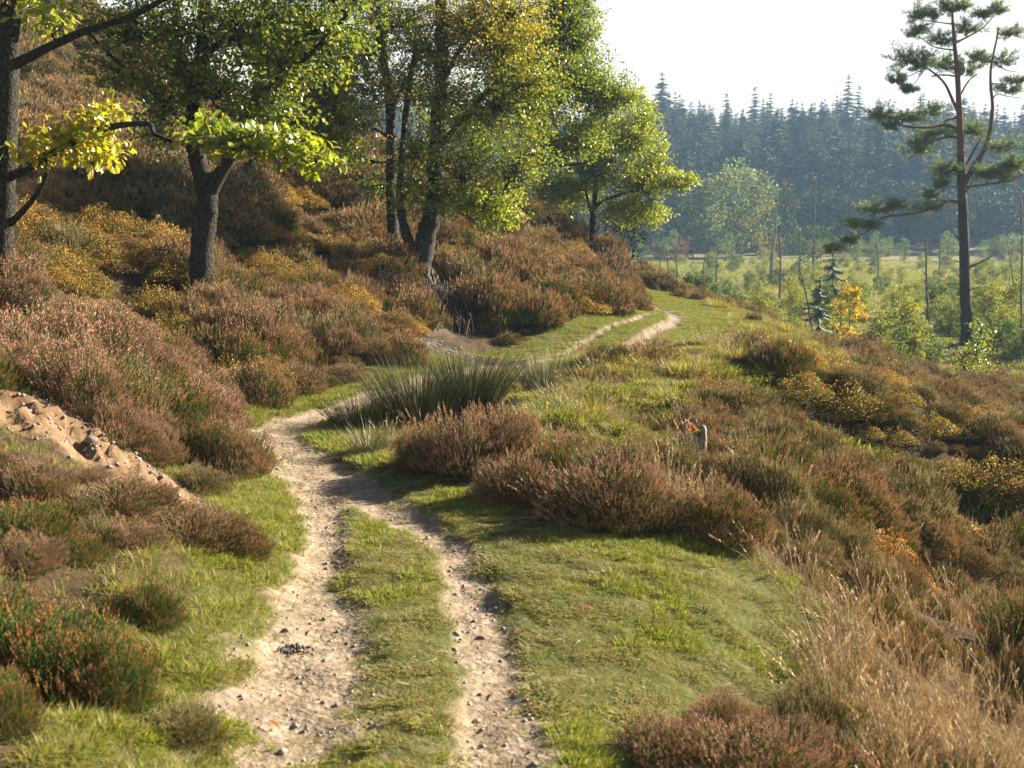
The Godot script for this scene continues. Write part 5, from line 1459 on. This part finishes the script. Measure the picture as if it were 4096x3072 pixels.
	for k in 4:
		single("reed_clump", rush_mesh(620 + k, 120, 0.3, 0.8, 0.3, [Color(0.40, 0.32, 0.06), Color(0.3, 0.28, 0.06)], Vector3.ZERO), on_land(11.2 + k * 0.55, 40.0, 0.03), k, Vector3.ONE, "yellow reed tuft at the edge of the bog scrub", "reeds", "yellow reed tufts at the scrub edge")
	# birch sapling
	leafy_tree("birch_sapling", [
		[[Vector3(11.94, -2.73, -33), Vector3(12.12, -2.43, -33), Vector3(12.32, -1.95, -33), Vector3(12.45, -1.45, -33), Vector3(12.59, -0.77, -33)], 0.025, 0.006],
		[[Vector3(12.22, -2.73, -33), Vector3(12.21, -2.2, -33), Vector3(12.06, -1.7, -33)], 0.018, 0.005],
		[[Vector3(12.41, -2.71, -33), Vector3(12.63, -2.2, -33), Vector3(12.86, -1.83, -33)], 0.016, 0.005],
	], [
		[[Vector3(12.18, -1.83, -33), Vector3(0.49, 0.43, 0.46)], 330, FRESH], [[Vector3(12.47, -1.45, -33), Vector3(0.43, 0.43, 0.43)], 280, FRESH], [[Vector3(12.57, -0.89, -33), Vector3(0.35, 0.31, 0.33)], 150, FRESH], [[Vector3(12.75, -2.08, -33), Vector3(0.43, 0.37, 0.4)], 220, FRESH], [[Vector3(12.11, -1.58, -33), Vector3(0.37, 0.25, 0.31)], 110, GOLDEN],
	], 0.055, false, M.bark_grey, 640, "slanting birch sapling with fresh yellow-green leaves in the wet meadow", "", 18, 2.0, 1.0)
	# bracken-like straw on the verge
	rng.seed = 700
	var st := [straw_mesh(701, 26, 0.42, straw), straw_mesh(702, 22, 0.55, straw), straw_mesh(703, 30, 0.3, dry)]
	var sp := [[], [], []]
	var k := 0
	while k < 2600:
		k += 1
		var pd := 4.2 + 26.0 * rng.randf() ** 1.7
		var px := rng.randf_range(-0.2, 0.45) * pd
		var r := along(verge, pd)
		var n := patchy.get_noise_2d(px * 4.0, pd * 4.0)
		var dice := rng.randf()
		var turn := rng.randf() * TAU
		var s := rng.randf_range(0.6, 1.15)
		if px < r + 0.12 or (pd < 6.2 and px < 1.5): continue
		if pd < 8.6:
			if n < 0.05 and px > r + 0.6 and dice > 0.3: continue
		elif pd < 13.0:
			if dice > 0.22: continue
		elif px < r + 3.4:
			if dice > 0.5: continue
		elif dice > 0.12: continue
		var tilt := Basis(Vector3(0.3, 0, 1).normalized(), rng.randf_range(0.0, 0.45))
		sp[rng.randi() % 3].push_back(Transform3D((tilt * Basis(Vector3.UP, turn)).scaled(Vector3.ONE * s), on_land(px, pd, 0.02)))
	for q in 3: stuff("dry_grass", st[q], sp[q], [], ["bent straw-coloured grass along the edge of the turf", "tall bleached grass stems along the edge of the turf", "short dry grass among the heather and tussocks"][q], "grass")

func build_grass() -> void:
	var lush := [Color(0.17, 0.205, 0.036), Color(0.20, 0.22, 0.04), Color(0.15, 0.185, 0.035), Color(0.26, 0.24, 0.065), Color(0.34, 0.28, 0.12)]
	var worn := [Color(0.22, 0.205, 0.055), Color(0.28, 0.235, 0.08), Color(0.36, 0.28, 0.13), Color(0.17, 0.18, 0.04)]
	var kinds := [grass_mesh(801, 15, 0.045, 0.034, 0.0024, 1.6, 2, lush), grass_mesh(802, 14, 0.05, 0.026, 0.0024, 1.7, 2, worn), grass_mesh(803, 16, 0.05, 0.045, 0.0021, 1.4, 2, lush), grass_mesh(804, 26, 0.11, 0.06, 0.006, 1.4, 2, lush), grass_mesh(805, 26, 0.11, 0.06, 0.006, 1.5, 2, worn)]
	var at := [[], [], [], [], []]
	rng.seed = 810
	# near turf
	for k in 95000:
		var d := 3.6 + 10.5 * rng.randf() ** 1.35
		var l := along(foot, d) - 0.5
		var r := along(verge, d) + 0.45
		var x := rng.randf_range(l, r)
		var turn := rng.randf() * TAU
		var s := rng.randf_range(0.6, 1.2)
		var dice := rng.randf()
		var n := patchy.get_noise_2d(x * 30.0, d * 30.0)
		var n2 := patchy.get_noise_2d(x * 5.0, d * 5.0)
		var b := bare(x, d) + n * 0.45 + n2 * 0.3
		if x < -0.35 and d < 8.0: b -= maxf(0.0, patchy.get_noise_2d(x * 17.0 + 30.0, d * 11.0)) * 2.6
		if b > -0.12 and dice > 0.02: continue
		if b > -0.55 and dice > 0.35: continue
		if n2 - n < -0.1 and dice > 0.45: continue
		if in_spots(sand_spots, x, d) > 0.0: continue
		s *= clampf(0.85 + 1.3 * relief.get_noise_2d(x * 9.0 + 40.0, d * 9.0), 0.62, 1.7)
		var q := 0 if n2 + n * 0.6 + dice * 0.4 > 0.27 else 1
		if x < along(foot, d) + 0.25 and dice < 0.3: q = 2
		at[q].push_back(Transform3D(Basis(Vector3.UP, turn).scaled(Vector3.ONE * s), on_land(x, d)))
	# far turf and the rough
	for k in 54000:
		var d := 10.2 + 25.8 * rng.randf() ** 1.3
		var l := along(foot, d) - 0.3
		var r := along(verge, d) + 3.6
		var x := rng.randf_range(l, r)
		var turn := rng.randf() * TAU
		var s := rng.randf_range(0.6, 1.2)
		var dice := rng.randf()
		var n := patchy.get_noise_2d(x * 14.0, d * 14.0)
		var b := bare(x, d) + n * 0.4
		if b > -0.4: continue
		if d > 14.0 and x < along(verge, d) + 0.3: s *= 0.6
		if in_spots(scree_spots, x, d) > 0.1 and dice > 0.12: continue
		var rough := x > along(verge, d)
		var q := 3 if dice + n > (0.85 if rough else 0.35) else 4
		if rough: s *= 1.35
		at[q].push_back(Transform3D(Basis(Vector3.UP, turn).scaled(Vector3.ONE * s), on_land(x, d)))
	# grass under the plants of the near banks
	for k in 8000:
		var d := 3.8 + 6.0 * rng.randf()
		var x := along(foot, d) - 0.4 - 2.2 * rng.randf()
		var turn := rng.randf() * TAU
		var n2 := patchy.get_noise_2d(x * 8.0, d * 8.0)
		if n2 < -0.22 or in_spots(sand_spots, x, d) > -0.1 + 0.2 * rng.randf(): continue
		at[2 if rng.randf() < 0.5 else 1].push_back(Transform3D(Basis(Vector3.UP, turn).scaled(Vector3.ONE * rng.randf_range(0.8, 1.6)), on_land(x, d)))
	for k in 6000:
		var hs: Array = hollow_spots[k % 4]
		var x: float = hs[0].x + rng.randf_range(-1.2, 1.2) * hs[1]
		var d: float = -hs[0].z + rng.randf_range(-1.2, 1.2) * hs[2]
		at[3 if rng.randf() < 0.7 else 4].push_back(Transform3D(Basis(Vector3.UP, rng.randf() * TAU).scaled(Vector3.ONE * rng.randf_range(1.2, 2.2)), on_land(x, d)))
	# bog meadow
	for k in 12000:
		var d := 33.0 + 125.0 * rng.randf() ** 1.2
		var x := d * rng.randf_range(0.08, 0.46)
		if d < 45.0 and x < 9.0: continue
		at[4 if rng.randf() < 0.6 else 3].push_back(Transform3D(Basis(Vector3.UP, rng.randf() * TAU).scaled(Vector3.ONE * rng.randf_range(3.0, 6.0)), on_land(x, d)))
	var names := ["short green turf between and beside the ruts", "worn yellowish turf between and beside the ruts", "longer fresh grass at the foot of the bank", "green grass of the far track and the rough", "yellowed grass of the far track and the bog meadow"]
	for q in 5: stuff("turf_grass", kinds[q], at[q], [], names[q], "grass")

func build_small_things() -> void:
	rng.seed = 900
	var cols := [Color(0.30, 0.25, 0.20), Color(0.24, 0.20, 0.165), Color(0.34, 0.27, 0.20), Color(0.19, 0.16, 0.14)]
	var stones := []
	for k in 4: stones.push_back(stone_mesh(910 + k, cols[k]))
	var at := [[], [], [], []]
	for k in 14000:
		var d := 3.8 + 11.0 * rng.randf() ** 1.5
		var x := rng.randf_range(-3.0, 0.6)
		var b := bare(x, d)
		var s := 0.003 + 0.010 * rng.randf() ** 5
		var turn := rng.randf() * TAU
		if b < -0.05: continue
		at[rng.randi() % 4].push_back(Transform3D(Basis(Vector3.UP, turn).scaled(Vector3(s, s, s * 1.3)), on_land(x, d)))
	for k in 900:
		var sp: Array = sand_spots[rng.randi() % 2]
		var x: float = sp[0].x + rng.randf_range(-1, 1) * sp[1]
		var d: float = -sp[0].z + rng.randf_range(-1, 1) * sp[2]
		var s := 0.004 + 0.014 * rng.randf() ** 5
		at[rng.randi() % 4].push_back(Transform3D(Basis(Vector3.UP, rng.randf() * TAU).scaled(Vector3(s, s, s * 1.2)), on_land(x, d)))
	for k in 900:
		var x := -0.95 + rng.randf_range(-0.8, 1.0)
		var d := 19.3 + rng.randf_range(-1.2, 1.4)
		if in_spots(scree_spots, x, d) < 0.05: continue
		var s := 0.006 + 0.03 * rng.randf() ** 4
		at[rng.randi() % 4].push_back(Transform3D(Basis(Vector3.UP, rng.randf() * TAU).scaled(Vector3(s, s * 0.7, s * 1.2)), on_land(x, d)))
	for q in 4: stuff("gravel", stones[q], at[q], [], "fine gravel strewn in the sandy ruts", "gravel")
	# stones big enough to pick up
	for k in 30:
		var d := 4.4 + 6.5 * rng.randf()
		var x := 0.0
		for q in 40:
			x = rng.randf_range(-2.4, 0.4)
			if bare(x, d) > 0.0: break
		var s := rng.randf_range(0.010, 0.022)
		single("stone", stones[rng.randi() % 4], on_land(x, d, -s * 0.15), rng.randf() * TAU, Vector3(s * 1.3, s, s), "grey stone lying in the sandy rut", "stone", "stones lying in the ruts")
	for k in 9:
		var sp: Array = sand_spots[k % 2]
		var x: float = sp[0].x + rng.randf_range(-0.8, 0.8) * sp[1]
		var d: float = -sp[0].z + rng.randf_range(-0.8, 0.8) * sp[2]
		var s := rng.randf_range(0.018, 0.036)
		single("stone", stones[1 if k % 3 else 2], on_land(x, d, -s * 0.1), rng.randf() * TAU, Vector3(s * 1.3, s, s), "pale stone half buried in the bare sand of the bank", "stone", "stones in the bare sand")
	# straw bits on turf and ruts
	var litter := MB.new()
	litter.blade(Vector3(-0.5, 0, 0), Vector3(1, 0.05, 0), Vector3(0, 0.3, 1).normalized(), 1.0, 0.035, Vector3(0, 0.04, 0.12), 3, Color(0.50, 0.40, 0.26))
	var lm := litter.mesh(M.grass)
	var lp := []
	for k in 420:
		var d := 3.9 + 8.0 * rng.randf() ** 1.3
		var x := rng.randf_range(along(foot, d), along(verge, d) + 0.3)
		var s := rng.randf_range(0.025, 0.08)
		lp.push_back(Transform3D((Basis(Vector3.UP, rng.randf() * TAU) * Basis(Vector3.BACK, rng.randf_range(-0.15, 0.25))).scaled(Vector3.ONE * s), on_land(x, d, -0.02)))
	stuff("straw_litter", lm, lp, [], "broken straw scattered over turf and ruts", "straw")
	# fallen leaves
	var fl := MB.new()
	fl.oak_leaf(Vector3(-0.5, 0.1, 0), Vector3(1, 0, 0), Vector3(0, 0, 1), 1.0, 0.3, Color(0.36, 0.13, 0.04))
	var fm := fl.mesh(M.leaf)
	for k in 14:
		var d := 4.6 + 5.0 * rng.randf()
		var x := rng.randf_range(along(foot, d), along(verge, d))
		single("fallen_leaf", fm, on_land(x, d, -0.035), rng.randf() * TAU, Vector3.ONE * rng.randf_range(0.04, 0.065), "orange-brown fallen leaf lying on the turf", "leaf", "fallen leaves on the turf")
	# droppings
	var pel := MB.new()
	var pc := Color(0.04, 0.032, 0.025)
	for k in 46:
		var o := Vector3(rng.randfn(0, 0.05), 0.006 + absf(rng.randfn(0, 0.009)), rng.randfn(0, 0.04))
		for a in 5:
			for b in 4:
				var q := func(i: int, j: int) -> Vector3: return o + Vector3(sin(PI * j / 4.0) * cos(TAU * i / 5.0), cos(PI * j / 4.0), sin(PI * j / 4.0) * sin(TAU * i / 5.0)) * 0.0085
				pel.tri(q.call(a, b), q.call(a + 1, b), q.call(a + 1, b + 1), pc)
				pel.tri(q.call(a, b), q.call(a + 1, b + 1), q.call(a, b + 1), pc)
	var pm := StandardMaterial3D.new()
	pm.vertex_color_use_as_albedo = true
	pm.roughness = 0.6
	var dp: Vector3 = Vector3(-1.04, 0, -5.64)
	var dro := single("sheep_droppings", pel.mesh(pm), on_land(dp.x, -dp.z), 0, Vector3.ONE, "small heap of dark sheep droppings on the bare ground", "droppings")
	# weathered stump with splintered slabs
	var wood := bark_material(Color(0.13, 0.12, 0.105), Color(0.30, 0.28, 0.24), 0.6)
	wood.uv1_scale = Vector3(6, 1.2, 6)
	var sx := on_land(1.62, 10.9)
	var stump := thing("old_stump", sx, "weathered grey split stump topped with moss beside the heather", "stump")
	for k in 7:
		var a := TAU * k / 7.0 + 0.3
		var o := Vector3(cos(a), 0, sin(a)) * 0.07
		var h: float = [0.34, 0.26, 0.30, 0.36, 0.24, 0.38, 0.28][k]
		var tn := Vector3(-sin(a), 0, cos(a))
		var nrm := Vector3(cos(a), 0, sin(a))
		var mb := MB.new()
		var w := 0.036
		var th := 0.02
		for ring in [[0.0, 1.1], [h * 0.5, 1.0], [h * 0.92, 0.85], [h, 0.4]]:
			for cnr in [[-1, 1], [1, 1], [1, -1], [-1, -1]]:
				mb.v.push_back(o * (1.0 + 0.1 * (1.0 - ring[0] / h)) + tn * (cnr[0] * w * ring[1]) + nrm * (cnr[1] * th * ring[1]) + Vector3(0, ring[0] - 0.05 + rng.randf_range(-0.006, 0.006), 0))
				mb.c.push_back(Color.WHITE)
		for r2 in 3:
			for s in 4:
				var i0 := r2 * 4 + s
				var i1 := r2 * 4 + (s + 1) % 4
				for e in [i0, i1, i0 + 4, i1, i1 + 4, i0 + 4]: mb.i.push_back(e)
		for e in [12, 13, 14, 12, 14, 15]: mb.i.push_back(e)
		part("slab", mb.mesh(wood), stump)
	var mo := MB.new()
	for k in 260:
		var a := rng.randf() * TAU
		var r := 0.075 * sqrt(rng.randf())
		var p := Vector3(cos(a) * r, 0.235, sin(a) * r)
		mo.blade(p, (Vector3.UP + dirv() * 0.7).normalized(), dirv(), 0.025, 0.003, Vector3.ZERO, 1, pick([Color(0.12, 0.16, 0.03), Color(0.16, 0.19, 0.03)]))
	part("moss", mo.mesh(M.grass), stump)
	stump.scale = Vector3.ONE * 1.3
	single("bilberry_sprig", berry_mesh(960, 0.1, 0.09, 150, 0.022, [Color(0.42, 0.14, 0.04), Color(0.38, 0.19, 0.04)]), sx + Vector3(-0.06, 0.31, -0.02), 0, Vector3.ONE, "orange-red bilberry sprig growing on the old stump", "bilberry")
